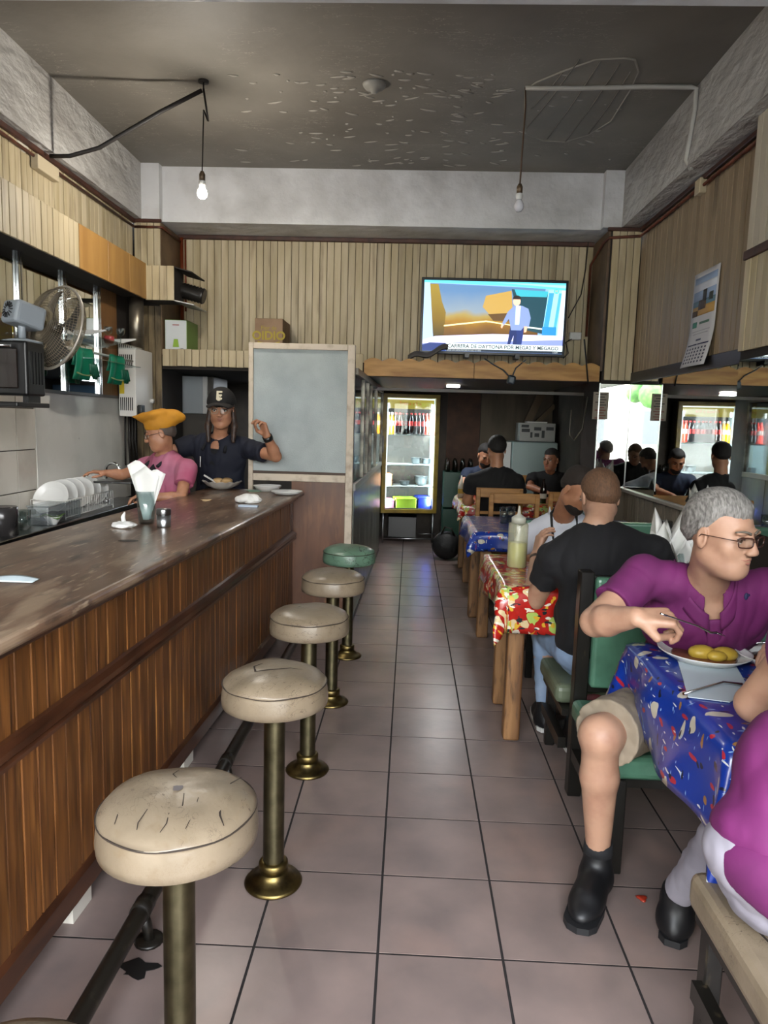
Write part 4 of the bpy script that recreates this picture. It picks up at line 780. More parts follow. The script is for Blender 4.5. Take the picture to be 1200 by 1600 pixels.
dr_ = FB(0, .055, 0, .055, z0, z1, bev=.004).box(FW-.055, FW, 0, .055, z0, z1, bev=.004, M=FMx).box(.05, FW-.05, 0, .055, z1-.05, z1, bev=.004, M=FMx).box(.05, FW-.05, 0, .055, z0, z0+.05, bev=.004, M=FMx).build('door', yel, fr)
FB(.055, FW-.055, .02, .026, z0+.05, z1-.05).build('pane', pglass, dr_)
FB(-.012, .014, -.03, .01, 1.2, 1.42, bev=.004).build('handle', mat('dark_red_handle', '2e1310', .4), dr_)
FB(.06, FW-.06, .1, .13, z1-.19, z1-.05).build('lit_header', mat('lit_yellow_header', 'e2c64a', .4, emit=.35), fr)
FB(.06, FW-.06, .08, .095, z1-.07, z1-.055).build('light_strip', mat('fridge_strip_glow', 'f4fbff', .4, emit=.9), fr)
text_mesh('Fresca y fria', .06, 'header_script', mat('header_red', 'b8442c', .5), fr, FMx @ T((FW/2, .098, z1-.12)) @ FRONT, .0006)
for z in (1.43, 1.03, .74): FB(.04, FW-.04, .09, .58, z, z+.012).build('shelf', mat('fridge_shelf_white', 'd8e2e2', .3), fr)
for x in (.04, FW-.04):
    MB().tube([FMx @ Vector((x, .04, z0)), FMx @ Vector((x, .04, 0))], .012, 8).build('leg', alu, fr); MB().tube([FMx @ Vector((x, .55, z0)), FMx @ Vector((x, .55, 0))], .012, 8).build('leg', alu, fr)
for sg in (0, 1):  # added side strips with area lights, put in to brighten the fridge interior
    l = bpy.data.lights.new('fridge_fill_light', 'AREA'); l.shape = 'RECTANGLE'; l.size = .03; l.size_y = 1.35; l.energy = 26; l.color = (.86, .96, 1)
    o = bpy.data.objects.new('fridge_fill_light', l); COL.objects.link(o); o.matrix_world = FMx @ T((.08 if sg == 0 else FW-.08, .1, 1.17)) @ Rz(math.radians(-40 if sg == 0 else 40)) @ Rx(math.radians(90))
    MB().box(.064 if sg == 0 else FW-.078, .078 if sg == 0 else FW-.064, .062, .07, .5, 1.85, M=FMx).build('light_strip', mat('fridge_strip_glow', 'f4fbff', .4, emit=.9), fr)
def bottle(liq, lab_, cap_, label, group):
    t = thing('soda_bottle', label, 'bottle', (0, 0, 0), group)
    MB().lathe([(0, 0), (.03, 0), (.036, .01), (.037, .11), (.035, .13), (.036, .16), (.03, .2), (.015, .25), (.0135, .27), (0, .27)], n=16).build('bottle_body', mat(liq+'_drink', liq, .12), t)
    MB().lathe([(.0378, .115), (.0368, .135), (.0375, .17), (.0372, .175)], n=16, close=False).build('paper_label', mat(lab_+'_label', lab_, .4), t)
    MB().lathe([(.0155, .262), (.0155, .285), (0, .286)], n=12).build('cap', mat(cap_+'_cap', cap_, .4), t); return t
kinds = {'o': ('d98a12', 'e9c9a0', 'd8d8d0', 'orange soda bottle on the top fridge shelf', 'orange sodas in the fridge'), 'c': ('160a08', 'a31f1c', 'a31f1c', 'dark cola bottle with red label in the fridge', 'colas in the fridge'), 'r': ('a82a1c', 'd8c8c0', 'c03028', 'red soda bottle at the right of the top fridge shelf', 'red sodas in the fridge')}
proto = {}; cnt = {}; ordn = ['first', 'second', 'third', 'fourth', 'fifth', 'sixth', 'seventh', 'eighth']; nm_ = {'o': 'orange soda', 'c': 'dark cola', 'r': 'red soda'}
order = 'ooccccccccrr'; 
for k, c in enumerate(order):
    x = .1+k*.051; pos = FMx @ Vector((x, .17+(.06 if c == 'c' and k in (4, 5) else 0), 1.442))
    if c not in proto: proto[c] = bottle(*kinds[c]); o = proto[c]
    else: o = dup(proto[c])
    o.location = pos; cnt[c] = cnt.get(c, 0)+1; o['label'] = '%s bottle, %s of its colour from the left on the top fridge shelf' % (nm_[c], ordn[cnt[c]-1])
def bowl_at(name, lab, x, z, r, h, m, cat='pot'):
    p = FMx @ Vector((x, .25, z)); o = MB().lathe([(r*.6, 0), (r*.85, h*.3), (r, h), (r*1.04, h), (r*.96, h*.97), (r*.8, h*.3), (0, h*.1)], p, 24).build(name, m); return solo(o, lab, cat)
bowl_at('steel_pan', 'steel pan on the second fridge shelf, left one', .5, 1.042, .07, .09, steel); bowl_at('steel_pan', 'steel pan on the second fridge shelf, at the right edge', .64, 1.042, .06, .08, steel); bowl_at('steel_pan', 'large steel pot on the third fridge shelf', .58, .752, .09, .13, steel)
bowl_at('steel_pan', 'small bowl of food at the left of the third fridge shelf', .14, .752, .07, .05, steel); bowl_at('steel_pan', 'small steel bowl in the middle of the third fridge shelf', .35, .752, .07, .06, steel)
for x0, x1, z_, h_, c_, lb, nm in ((.22, .5, .44, .15, 'a9c83a', 'lime green plastic basket at the bottom of the fridge', 'green_basket'), (.52, .7, .44, .17, '1c2a9a', 'blue crate of small bottles at the bottom right of the fridge', 'blue_crate'), (.08, .2, .44, .13, 'b5738a', 'pinkish bag of food at the bottom left of the fridge', 'food_bag'), (.07, .16, .755, .16, 'c07a50', 'orange packet standing on the third fridge shelf', 'food_packet')):
    t = thing(nm, lb, 'container', FMx @ Vector(((x0+x1)/2, .25, z_)))
    MB().box(x0, x1, .12, .4, z_, z_+h_, bev=.01, M=FMx).build('tub', mat(nm+'_m', c_, .4), t)
    MB().box(x0-.005, x1+.005, .115, .405, z_+h_-.02, z_+h_-.008, bev=.003, M=FMx).build('rim', mat(nm+'_r', c_, .3), t)
lw = thing('storage_rack', 'dark box on a low metal rack under the fridge', 'rack', (.03, 9.5, 0))
MB().box(-.26, .12, 9.5, 9.8, .06, .34, bev=.005).build('dark_box', mat('near_black', '0e0d0c', .3), lw); MB().tube([(-.34, 9.45, .05), (.4, 9.5, .05)], .01, 6).tube([(.14, 9.5, .12), (.38, 9.5, .12)], .006, 6).build('rack_rail', alu, lw)
bg_ = at(692, 872, Z=0); bagt = thing('black_bag', 'round black bag standing on the floor beside the blue table', 'bag', (.47, 8.3, 0))
MB().ball((.47, 8.35, .17), (.17, .13, .17), 20, 14).build('bag_body', mat('black_nylon', '0f0f10', .6, bump=(10, .6, .03)), bagt); MB().tube([(.4, 8.3, .3), (.44, 8.28, .4), (.52, 8.28, .38), (.56, 8.3, .28)], .012, 6).build('strap', black_m, bagt)
# alcove: downlight, white fridge, boxes, green crate
dl = at(708, 606, Y=7.9); solo(MB().box(dl.x-.07, dl.x+.07, 7.85, 7.95, 1.995, 2.02, bev=.004).build('alcove_lamp', mat('small_lamp_lit', 'fffaf0', .4, emit=9)), 'small lit lamp under the platform above the aisle', 'lamp')
l = bpy.data.lights.new('alcove_light', 'AREA'); l.size = .14; l.energy = 7; o = bpy.data.objects.new('alcove_light', l); COL.objects.link(o); o.location = (dl.x, 7.9, 1.985)
wfz = thing('white_fridge', 'pale household fridge in the dark alcove behind the diners', 'fridge', (1.6, 9.5, 0)); A = at(801, 690, Y=9.3); B = at(871, 690, Y=9.3)
pe = mat('pale_enamel', '8fa09e', .35)
MB().box(A.x, 1.9, 9.3, 9.85, .02, A.z, bev=.01).build('cabinet', pe, wfz); MB().box(A.x+.002, 1.898, 9.26, 9.298, .55, A.z-.003, bev=.008).build('door', pe, wfz); MB().box(A.x+.002, 1.898, 9.26, 9.298, .05, .54, bev=.008).build('door', pe, wfz); MB().box(A.x-.1, A.x-.01, 9.35, 9.8, .02, A.z-.01).build('side_strip', white_e, wfz)
for z in (.6, .5): MB().box(A.x+.03, A.x+.05, 9.235, 9.26, z-.03 if z < .55 else z, z+.18 if z > .55 else z+.02).build('handle', alu, wfz)
A = at(811, 689, Y=9.35); B = at(868, 662, Y=9.35); ac = thing('appliance_carton', 'printed white appliance carton on top of the pale fridge', 'box', (A.x+.2, 9.5, A.z))
MB().box(A.x, B.x, 9.33, 9.7, A.z, B.z, bev=.003).build('carton', mat('grey_white_card', '9a9a97', .6), ac)
for (u0, u1, v0, v1) in ((.04, .25, .75, .9), (.05, .28, .5, .68), (.4, .6, .6, .78), (.62, .7, .2, .6), (.3, .36, .2, .5), (.74, .95, .62, .8), (.42, .55, .25, .45)):
    w_, h_ = B.x-A.x, B.z-A.z; MB().box(A.x+u0*w_, A.x+u1*w_, 9.326, 9.33, A.z+v0*h_, A.z+v1*h_).build('printed_block', mat('dark_print', '3a3b3e', .6), ac)
solo(MB().box(A.x+.1, A.x+.36, 9.4, 9.6, B.z+.001, B.z+.02).build('paper_pad', paper), 'white paper pad on the appliance carton', 'paper')
gc = thing('bottle_crate', 'dark green crate of bottles beside the fridge', 'crate', (.6, 9.3, 0)); MB().box(.45, .85, 9.2, 9.6, .02, .5, bev=.01).box(.45, .85, 9.2, 9.6, .52, .98, bev=.01).build('crate_body', mat('dark_green_plastic', '15382c', .4), gc)
for k in range(12): MB().tube([(.5+.1*(k % 4), 9.26+.12*(k//4), .98), (.5+.1*(k % 4), 9.26+.12*(k//4), 1.1), (.5+.1*(k % 4), 9.26+.12*(k//4), 1.15)], [.03, .025, .012], 8).build('bottle_neck', mat('dark_glass', '15130f', .1), gc)
pb = mat('slanted_beam', '5a4a36', .6)
solo(MB().box(-.03, .03, -.03, .03, 0, 1.0, M=T((1.25, 9.8, 1.15)) @ Ry(.75)).box(-.05, .05, -.03, .03, 0, .75, M=T((1.5, 9.8, 1.45)) @ Ry(.4)).build('stair_brace', pb), 'slanting wooden braces on the rear wall of the alcove', 'beam')
solo(MB().tube([at(893, 640, Y=6.9), at(890, 680, Y=6.9), at(897, 688, Y=6.9), at(910, 670, Y=6.9), at(918, 620, Y=6.9)], .007, 6).build('loose_cable', mat('grey_cable', '5b554c', .6)), 'loose cable hanging in the alcove beside the mirror', 'cable')
# kitchen opening behind the cook
A = at(259, 645, Y=7.15); B = at(318, 588, Y=7.15); kf = thing('kitchen_freezer', 'pale grey kitchen appliance behind the woman in the cap', 'fridge', (A.x+.3, 7.4, 0))
gw = mat('pale_grey_door', '9aa0a4', .35)
MB().box(A.x, B.x+.1, 7.15, 7.7, .02, B.z, bev=.01).build('cabinet', mat('fridge_body', '3a3630', .5), kf); MB().box(A.x, B.x, 7.12, 7.148, A.z, B.z-.005, bev=.004).build('door', gw, kf); MB().box(B.x, B.x+.045, 7.115, 7.148, A.z, B.z-.005, bev=.004).build('handle', white_e, kf)
MB().box(-1.5, -.5, 8.9, 8.98, 1.0, 1.95).build('blue_panel', mat('dim_blue', '2d4256', .5), wc)
l = bpy.data.lights.new('kitchen_light', 'AREA'); l.size = .5; l.energy = 9; l.color = (.85, .93, 1); o = bpy.data.objects.new('kitchen_light', l); COL.objects.link(o); o.location = (-1.45, 8.2, 1.98)
solo(MB().box(-1.65, -1.25, 8.0, 8.4, 1.985, 2.015, bev=.004).build('kitchen_lamp', mat('kitchen_lamp_lit', 'f2f8ff', .4, emit=4)), 'square ceiling lamp inside the kitchen opening', 'lamp')
# ------------------------------------------------------------------ calendar and poster
cal = thing('wall_calendar', 'paper wall calendar with a beach photo curling on the right wall', 'calendar', (XR-.02, 4.95, 2.02))
y0c, y1c = 4.75, 5.16; zt_, zb_ = 2.66, 2.03
def cp(u, v, o=0): # u along wall from far to near, v down
    c = .0 if v < .6 else .16*(v-.6)**1.5
    return Vector((XR-.008-o-c*1.1-.01*math.sin(u*3.14)*v, y1c-(y1c-y0c)*u+.03*v, zt_-(zt_-zb_)*v+(0 if v < .9 else -.02*(v-.9)*0)))
MB().grid(lambda u, v: cp(u, v), 6, 16, .0012).build('sheet', mat('calendar_paper', 'c0bfc4', .6), cal)
def cflat(u0, u1, v0, v1, col, k=1, name='printed_block', m=None): MB().grid(lambda u, v: cp(u0+(u1-u0)*u, v0+(v1-v0)*v, .0012+.0006*k), 3, 4, .0002).build(name, m or mat('cal_'+col, col, .6), cal)
cflat(.06, .94, .05, .3, '8fa3c4'); cflat(.06, .94, .12, .2, 'c5cad6', 2); cflat(.06, .94, .3, .36, '5a7a8c'); cflat(.06, .94, .36, .46, 'b08a4c'); cflat(.3, .6, .3, .4, '4a3a30', 2); cflat(.45, .6, .2, .32, '2f2c2a', 3); cflat(.7, .85, .25, .33, '3a4038', 3); cflat(.06, .3, .4, .46, '4a3420', 2)
cflat(.12, .32, .52, .58, '3f7a6a'); cflat(.42, .8, .53, .555, '4d6c5c'); cflat(.15, .85, .62, .626, '8f9098'); cflat(.2, .8, .65, .656, '8f9098'); cflat(.08, .92, .76, .775, '27284a'); cflat(.4, .6, .71, .73, '3a3b55')
for r in range(5):
    for c in range(7): cflat(.1+c*.12, .1+c*.12+.055, .8+r*.036, .8+r*.036+.02, '2b2c48', name='date')
po = thing('paper_notice', 'brown printed notice taped on the pilaster mirror', 'notice', (1.76, YC-.02, 1.7)); A = at(925, 655, Y=YC-.02); B = at(952, 613, Y=YC-.02)
MB().box(A.x, B.x, YC-.0185, YC-.0165, A.z, B.z).build('sheet', mat('brown_notice', '7d7468', .6), po)
for k in range(10):
    w_ = (B.x-A.x); MB().box(A.x+.02+.02*(k % 3), B.x-.02-.015*(k % 2), YC-.0195, YC-.0188, B.z-.025-k*.023, B.z-.015-k*.023).build('printed_line', mat('notice_ink_r' if k > 4 else 'notice_ink', '6a3c34' if k > 4 else '3f3a34', .6), po)
# ------------------------------------------------------------------ tables
TZ = .815
def cloth_mat(name, base, cols, scale, dens=.28):
    m = bpy.data.materials.new(name); m.use_nodes = True; t = m.node_tree; N = t.nodes; L = t.links; b = N['Principled BSDF']; b.inputs['Roughness'].default_value = .28; b.inputs['Coat Weight'].default_value = .4; b.inputs['Coat Roughness'].default_value = .15
    tc = N.new('ShaderNodeTexCoord'); base_ = N.new('ShaderNodeRGB'); base_.outputs[0].default_value = lin(base); cur = base_.outputs[0]
    for k, (col, sc, thr, st) in enumerate(cols):
        mp = N.new('ShaderNodeMapping'); mp.inputs['Location'].default_value = (k*3.7, k*1.3, k*2.1); mp.inputs['Rotation'].default_value = (0, 0, k*.9); mp.inputs['Scale'].default_value = st; L.new(tc.outputs['UV'], mp.inputs[0])
        nz = N.new('ShaderNodeTexNoise'); nz.inputs['Scale'].default_value = sc*.9; L.new(mp.outputs[0], nz.inputs[0]); mx = N.new('ShaderNodeMixRGB'); mx.inputs[0].default_value = .1; L.new(mp.outputs[0], mx.inputs[1]); L.new(nz.outputs['Color'], mx.inputs[2])
        v = N.new('ShaderNodeTexVoronoi'); v.inputs['Scale'].default_value = sc; v.voronoi_dimensions = '2D'; L.new(mx.outputs[0], v.inputs[0])
        a = N.new('ShaderNodeMath'); a.operation = 'LESS_THAN'; a.inputs[1].default_value = thr; L.new(v.outputs['Distance'], a.inputs[0])
        s_ = N.new('ShaderNodeSeparateColor'); L.new(v.outputs['Color'], s_.inputs[0]); g = N.new('ShaderNodeMath'); g.operation = 'GREATER_THAN'; g.inputs[1].default_value = 1-dens; L.new(s_.outputs[0], g.inputs[0])
        mu = N.new('ShaderNodeMath'); mu.operation = 'MULTIPLY'; L.new(a.outputs[0], mu.inputs[0]); L.new(g.outputs[0], mu.inputs[1])
        q = N.new('ShaderNodeMixRGB'); L.new(mu.outputs[0], q.inputs[0]); L.new(cur, q.inputs[1]); q.inputs[2].default_value = lin(col); cur = q.outputs[0]
    L.new(cur, b.inputs['Base Color']); return m
blue_c = cloth_mat('blue_printed_oilcloth', '0d2f86', [('b4ae9e', 7, .2, (1, 1.8, 1)), ('8a6236', 7, .1, (1, 1.8, 1)), ('9c2030', 9, .12, (1.6, 1, 1)), ('c8c6c0', 11, .1, (3, 1, 1)), ('7fa0c8', 10, .08, (1, 4, 1)), ('10142a', 10, .1, (1, 1.5, 1))], 1, .65)
red_c = cloth_mat('red_printed_oilcloth', 'a01c14', [('c8b48a', 10, .3, (1, 1.4, 1)), ('9db45a', 8, .3, (1, 1, 1)), ('c9a030', 14, .2, (1.5, 1, 1)), ('d4cdbd', 16, .22, (1, 1.6, 1)), ('20262a', 15, .2, (1, 2, 1)), ('a82018', 20, .22, (1, 1, 1))], 1, .7)
def tablecloth(name, m, x0, x1, y0, y1, z, drop, lab, seed, corner=.12, near=None, aisle=None):
    """oilcloth: flat on the table, hanging over the aisle side (x0) and both ends, corners hanging in points"""
    dA = aisle if aisle is not None else drop; dN = near if near is not None else drop; dF = drop
    nu, nv = 52, 44; UV = []
    def f(u, v):
        X = -dA+(x1-x0+dA)*u; Y = -dN+(y1-y0+dN+dF)*v      # flat cloth coordinates, 0 at the table corner
        ox = max(0, -X); oy0 = max(0, -Y); oy1 = max(0, Y-(y1-y0)); oy = max(oy0, oy1); sg = -1 if oy0 > 0 else 1
        wv = .012*math.sin(9*(X-Y)+seed)+.009*math.sin(17*(X+Y)+2*seed)
        rr_ = .018
        cx_ = x0+max(0, X); cy_ = y0+min(max(0, Y), y1-y0); r = math.hypot(ox, oy)
        if r <= 1e-6: return Vector((cx_, cy_, z+.0035))
        dx, dy = -ox/r, sg*oy/r
        hang = r if (ox == 0 or oy == 0) else max(ox, oy)+.32*min(ox, oy)
        b_ = min(hang, rr_*1.5708)
        out = rr_*math.sin(b_/rr_); dn = rr_*(1-math.cos(b_/rr_))+max(0, hang-rr_*1.5708)
        fl_ = min(1, hang/.1)*(.02+wv)+(.035*min(ox, oy)/.15 if ox > 0 and oy > 0 else 0)
        return Vector((cx_+dx*(out+fl_), cy_+dy*(out+fl_), z+.0035-dn))
    mb = MB().grid(f, nu, nv, .0015); o = mb.build(name, m)
    me = o.data; uv = me.uv_layers.new(name='UVMap')
    # cloth coordinates as UV: nearest by construction order is lost, so unwrap by position
    for lp in me.loops:
        c = me.vertices[lp.vertex_index].co; X = c.x-x0; Y = c.y-y0; d = z-c.z
        u_ = X-(d if X < 0.001 else 0); v_ = Y+(d if Y > (y1-y0)-.001 and X >= 0 else 0)-(d if Y < .001 else 0)
        uv.data[lp.index].uv = (u_, v_)
    return solo(o, lab, 'tablecloth')
def table(lab, x0, x1, y0, y1, legs, z=TZ):
    t = thing('wooden_table', lab, 'table', ((x0+x1)/2, (y0+y1)/2, 0))
    MB().box(x0, x1, y0, y1, z-.04, z, bev=.004).build('tabletop', log_m, t)
    MB().box(x0+.06, x1-.05, y0+.06, y1-.06, z-.12, z-.041).build('apron', log_m, t)
    for i, (x, y) in enumerate(legs):
        a = random.uniform(-.03, .03); MB().box(-.042, .042, -.042, .042, 0, z-.041, bev=.012, M=T((x, y, 0)) @ Rz(a)).build('leg', log_m, t)
    return t
table('timber table under the red cloth, with rough square legs', .5, 1.85, 3.46, 4.30, ((.565, 3.53), (.567, 4.0), (1.75, 3.53), (1.75, 4.2)))
tablecloth('tablecloth', red_c, .49, 1.86, 3.44, 4.32, TZ, .13, 'red printed oilcloth with snowmen shapes on the middle table', 1.3, near=.24, aisle=.16)
table('timber table under the far blue cloth', .52, 1.85, 5.22, 6.1, ((.59, 5.29), (.57, 5.85), (1.75, 5.29), (1.75, 6.0)))
tablecloth('tablecloth', blue_c, .5, 1.86, 5.2, 6.12, TZ, .15, 'blue printed oilcloth on the table behind the man in white', 2.2)
table('timber table furthest back under a red cloth', .56, 1.85, 7.1, 7.95, ((.62, 7.17), (.62, 7.9), (1.75, 7.2), (1.75, 7.9)))
tablecloth('tablecloth', red_c, .55, 1.86, 7.08, 7.97, TZ, .14, 'red and yellow oilcloth on the table furthest back', 3.1)
table('timber table in the right foreground under the blue cloth', .86, 1.85, 1.78, 2.5, ((1.15, 1.95), (1.2, 2.38), (1.75, 1.9), (1.75, 2.38)), z=.83)
tablecloth('tablecloth', blue_c, .83, 1.86, 1.72, 2.53, .83, .26, 'blue oilcloth printed with food motifs on the nearest table', .4, near=.3, aisle=.27)
# ------------------------------------------------------------------ benches of black timber with vinyl pads
def bench(lab, x0, x1, y0, y1, back_y, vin, zs=.45, back=True, pad=.09, ztop=1.0):
    """seat from y0 to y1, backrest at the y1 side when back_y > 0 else at the y0 side"""
    t = thing('bench_seat', lab, 'bench', ((x0+x1)/2, (y0+y1)/2, 0)); p = .045
    by = y1 if back_y > 0 else y0; fy_ = y0 if back_y > 0 else y1; s = 1 if back_y > 0 else -1
    for x in (x0, x1-p):
        o_ = .03 if x == x0 else -.03
        MB().box(x+o_, x+p+o_, min(fy_, fy_+s*p), max(fy_, fy_+s*p), 0, zs-pad, bev=.004).build('leg', dark_fr, t)
        if back: MB().box(x, x+p+.012, -.0325, .0325, 0, ztop, bev=.004, M=T((0, by-s*.03, 0))).build('post', dark_fr, t)
        MB().box(x+.005, x+p-.005, y0+.03, y1-.03, .17, .22).build('stretcher', dark_fr, t)
    MB().box(x0+.01, x1-.01, y0+.01, y1-.01, zs-pad-.03, zs-pad).build('seat_frame', dark_fr, t)
    MB().box(x0-.01, x1+.01, y0-.01 if back_y > 0 else y0+.06, y1-.06 if back_y > 0 else y1+.01, zs-pad+.001, zs, bev=.028).build('seat_cushion', vin, t)
    if back:
        MB().box(x0+p, x1-p, by-s*.03-.012, by-s*.03+.012, ztop-.07, ztop-.02).box(x0+p, x1-p, by-s*.03-.012, by-s*.03+.012, zs+.02, zs+.06).build('back_rail', dark_fr, t)
        MB().box(x0+p+.016, x1-p-.004, by-s*.035-s*.05 if s > 0 else by+.035-.0, by-s*.035 if s > 0 else by+.085, zs+.05, ztop-.02, bev=.018).build('back_cushion', vin, t)
    return t
bench('green vinyl bench with black posts under the man in purple', .735, 1.8, 2.42, 3.02, 1, green_v)
bench('green vinyl bench with black frame under the man in black', .70, 1.8, 3.04, 3.5, -1, mat('dull_green_vinyl', '5a6350', .4, n=(7, '454c3c', .4, .7)), back=False)
bench('bench behind the red table under the man in white', .75, 1.8, 4.42, 4.95, 1, green_v, ztop=.98)
cb_ = bench('cream cracked vinyl bench in the bottom right corner', .75, 1.8, 1.02, 1.70, -1, vinyl, zs=.50, pad=.1, back=False)
def bench_crack(pts, w):
    P_ = []
    for i, (x, y) in enumerate(pts):
        a = Vector(pts[min(i+1, len(pts)-1)]+(0,))-Vector(pts[max(i-1, 0)]+(0,)); n_ = Vector((-a.y, a.x, 0)).normalized()*w*(.4+math.sin(math.pi*i/(len(pts)-1))); P_ += [Vector((x, y, .5006))+n_, Vector((x, y, .5006))-n_]
    MB().add(P_, [(2*i, 2*i+1, 2*i+3, 2*i+2) for i in range(len(pts)-1)]).build('vinyl_crack', crk, cb_)
for k in range(16):
    x = .785+.022*(k % 5)+random.uniform(0, .03); y = 1.62-.035*k+random.uniform(-.02, .02); pts = [(x, y)]
    for j in range(5): x += random.uniform(-.008, .02); y -= random.uniform(.004, .022); pts.append((x, y))
    bench_crack(pts, .0011)
bench_crack([(.79, 1.6), (.80, 1.52), (.815, 1.45), (.82, 1.38), (.85, 1.3), (.86, 1.22)], .0025)
# ------------------------------------------------------------------ pale wooden chairs at the far tables
pinec = mat('pale_pine', 'a8793f', .4, n=(6, '8a5f2f', .35, .7), stretch=(1, 1, 4))
def wchair(x, y, rz, lab, first=[None]):
    if first[0] is None:
        t = thing('wooden_chair', lab, 'chair', (0, 0, 0), 'pine chairs at the far tables')
        for sx_ in (-1, 1):
            MB().box(sx_*.2-.02, sx_*.2+.02, -.22, -.18, 0, 1.0, bev=.004).build('post', pinec, t); MB().box(sx_*.2-.02, sx_*.2+.02, .18, .22, 0, .45, bev=.004).build('leg', pinec, t)
            MB().box(sx_*.2-.01, sx_*.2+.01, -.18, .18, .2, .235).build('stretcher', pinec, t)
        MB().box(-.23, .23, -.2, .23, .45, .475, bev=.006).build('seat', pinec, t)
        MB().box(-.22, .22, -.215, -.19, .92, 1.01, bev=.004).build('top_rail', pinec, t)
        MB().box(-.18, .18, -.21, -.19, .76, .79, bev=.003).box(-.18, .18, -.21, -.19, .6, .63, bev=.003).build('back_rail', pinec, t); first[0] = t
    else: t = dup(first[0])
    t.location = (x, y, 0); t.rotation_euler = (0, 0, rz); t['label'] = lab; return t
wchair(.93, 6.45, 0, 'pale pine chair with its back to the camera behind the blue table')
wchair(.86, 6.95-.02, 0, 'pale pine chair under the man in the black shirt at the back')
wchair(1.5, 6.72, 0, 'pale pine chair beside the mirror at the far tables')
wchair(.93, 8.42, math.pi, 'pale pine chair under the bearded man facing the camera')
wchair(1.55, 8.42, math.pi, 'pale pine chair under the smiling woman')
# brace seen through the chair
# ------------------------------------------------------------------ things on the tables
p = at(807, 885, Z=TZ+.004); sb = thing('squeeze_bottle', 'clear squeeze bottle of yellow sauce on the red cloth', 'bottle', p); k_ = 1.0
MB().lathe([(0, 0), (.05, 0), (.053, .006), (.053, .135), (0, .135)], p, 28).build('sauce', mat('yellow_sauce', 'c4c05a', .35), sb)
MB().lathe([(0.0535, .0), (.0545, .006), (.0545, .235), (.05, .245), (.0, .246)], p, 28).build('bottle_body', thin_glass('cloudy_plastic', 'f0f0e0', .08, .2, 'c9c9b4', .3), sb)
MB().lathe([(.04, .246), (.04, .275), (.03, .283), (.01, .295), (.005, .34), (0, .341)], p, 24).build('nozzle_cap', thin_glass('cap_cloudy', 'f0f0e8', .08, .2, 'c4c4b8', .6), sb)
def napkin_cup(p, lab, r=.05, h=.2, n=6, sp=.12, cupm=None):
    t = thing('napkin_holder', lab, 'napkin holder', p)
    MB().lathe([(0, .004), (r*.8, .004), (r, h*.5), (r*1.04, h*.5), (r*.85, 0), (0, 0)], p, 20).build('cup', cupm or glass, t)
    for k in range(n):
        a = k*2*math.pi/n+.3; w_ = .09+.02*(k % 2); d = Vector((math.cos(a), math.sin(a), 0)); e = Vector((-d.y, d.x, 0))
        MB().grid(lambda u, v: p+d*(.008+sp*.5*v*v)+e*((u-.5)*(.04+w_*v))+Vector((0, 0, .01+v*h*(1-.45*abs(u-.5)*2)*(1+.12*math.sin(k*2)))), 6, 6, .0015).build('napkin', paper, t)
    return t
napkin_cup(at(1058, 850, Y=3.55)*1.0+Vector((0, 0, -.02)) if False else Vector((at(1058, 830, Y=3.62).x, 3.62, TZ+.004)), 'holder bristling with white napkins behind the man in purple', .065, .34, 9, .22)
napkin_cup(Vector((at(885, 740, Y=6.6).x, 5.95, TZ+.004)), 'white napkins in a cup on the far blue table', .05, .3, 6, .16)
gl_ = Vector((at(790, 795, Y=6.0).x, 6.0, TZ+.004))
for k in range(2):
    q = gl_+Vector((.06*k-.05, .05*k-.3, 0)); solo(MB().lathe([(0, .003), (.03, .003), (.036, .13), (.038, .13), (.033, 0), (0, 0)], q, 20).build('water_glass', glass), ['clear drinking glass on the far blue cloth, left one', 'clear drinking glass on the far blue cloth, right one'][k], 'glass', 'glasses on the far blue table')
p = at(720, 778, Z=TZ); cn = thing('sauce_bottle', 'white sauce bottle with pointed nozzle on the red cloth furthest back', 'bottle', p)
MB().lathe([(0, 0), (.035, 0), (.035, .13), (.02, .15), (.006, .24), (0, .24)], p, 18).build('bottle_body', mat('white_plastic', 'b9b4a6', .3), cn)
MB().lathe([(.0355, .05), (.0355, .1)], p, 18, close=False).build('paper_label', mat('yellow_lab', 'a88f3a', .5), cn)
p = Vector((at(848, 735, Y=7.4).x, 7.3, TZ+.004)); cn = thing('soda_glass', 'dark drink bottle beside the smiling woman', 'bottle', p); MB().lathe([(0, 0), (.033, 0), (.035, .12), (.03, .17), (.012, .22), (.012, .25), (0, .25)], p, 18).build('bottle_body', mat('dark_cola', '1a0f0c', .1), cn); MB().lathe([(.0355, .05), (.0355, .1)], p, 18, close=False).build('paper_label', mat('whitish_lab', 'a8a29a', .5), cn)
# front table: plates, napkin, knife
TF = .83+.005
p1 = at(1100, 1018, Z=TF+.025); p1 = Vector((p1.x, p1.y, TF)); pf = plate('dinner_plate', 'white plate with potatoes and broth in front of the man in purple', p1, .15, h=.032)
MB().lathe([(0, .016), (.098, .014), (.104, .011), (0, .009)], p1, 30).build('broth', mat('brown_broth', '6b432c', .15), pf)
for dx, dy, r in ((-.015, -.02, .042), (.055, -.03, .04), (.02, -.055, .03)): MB().ball(p1+Vector((dx, dy, .028)), (r*1.1, r*.8, r*.6), 14, 10).build('potato', mat('boiled_potato', 'b79a3c', .4, n=(12, 'a08430', .4, .7)), pf)
MB().ball(p1+Vector((.03, .105, .03)), (.018, .012, .004), 10, 6).build('printed_flower', mat('red_flower', 'a02a22', .4), pf)
for a in (-.6, -.2, .2, .6): MB().tube([p1+Vector((-.05+.0*a, .09+.02*a, .0245)), p1+Vector((-.02+.03*a, .105, .0255)), p1+Vector((.0, .115+.012*a, .0275))], .0012, 4).build('printed_stem', mat('black_ink', '26241f', .4), pf)
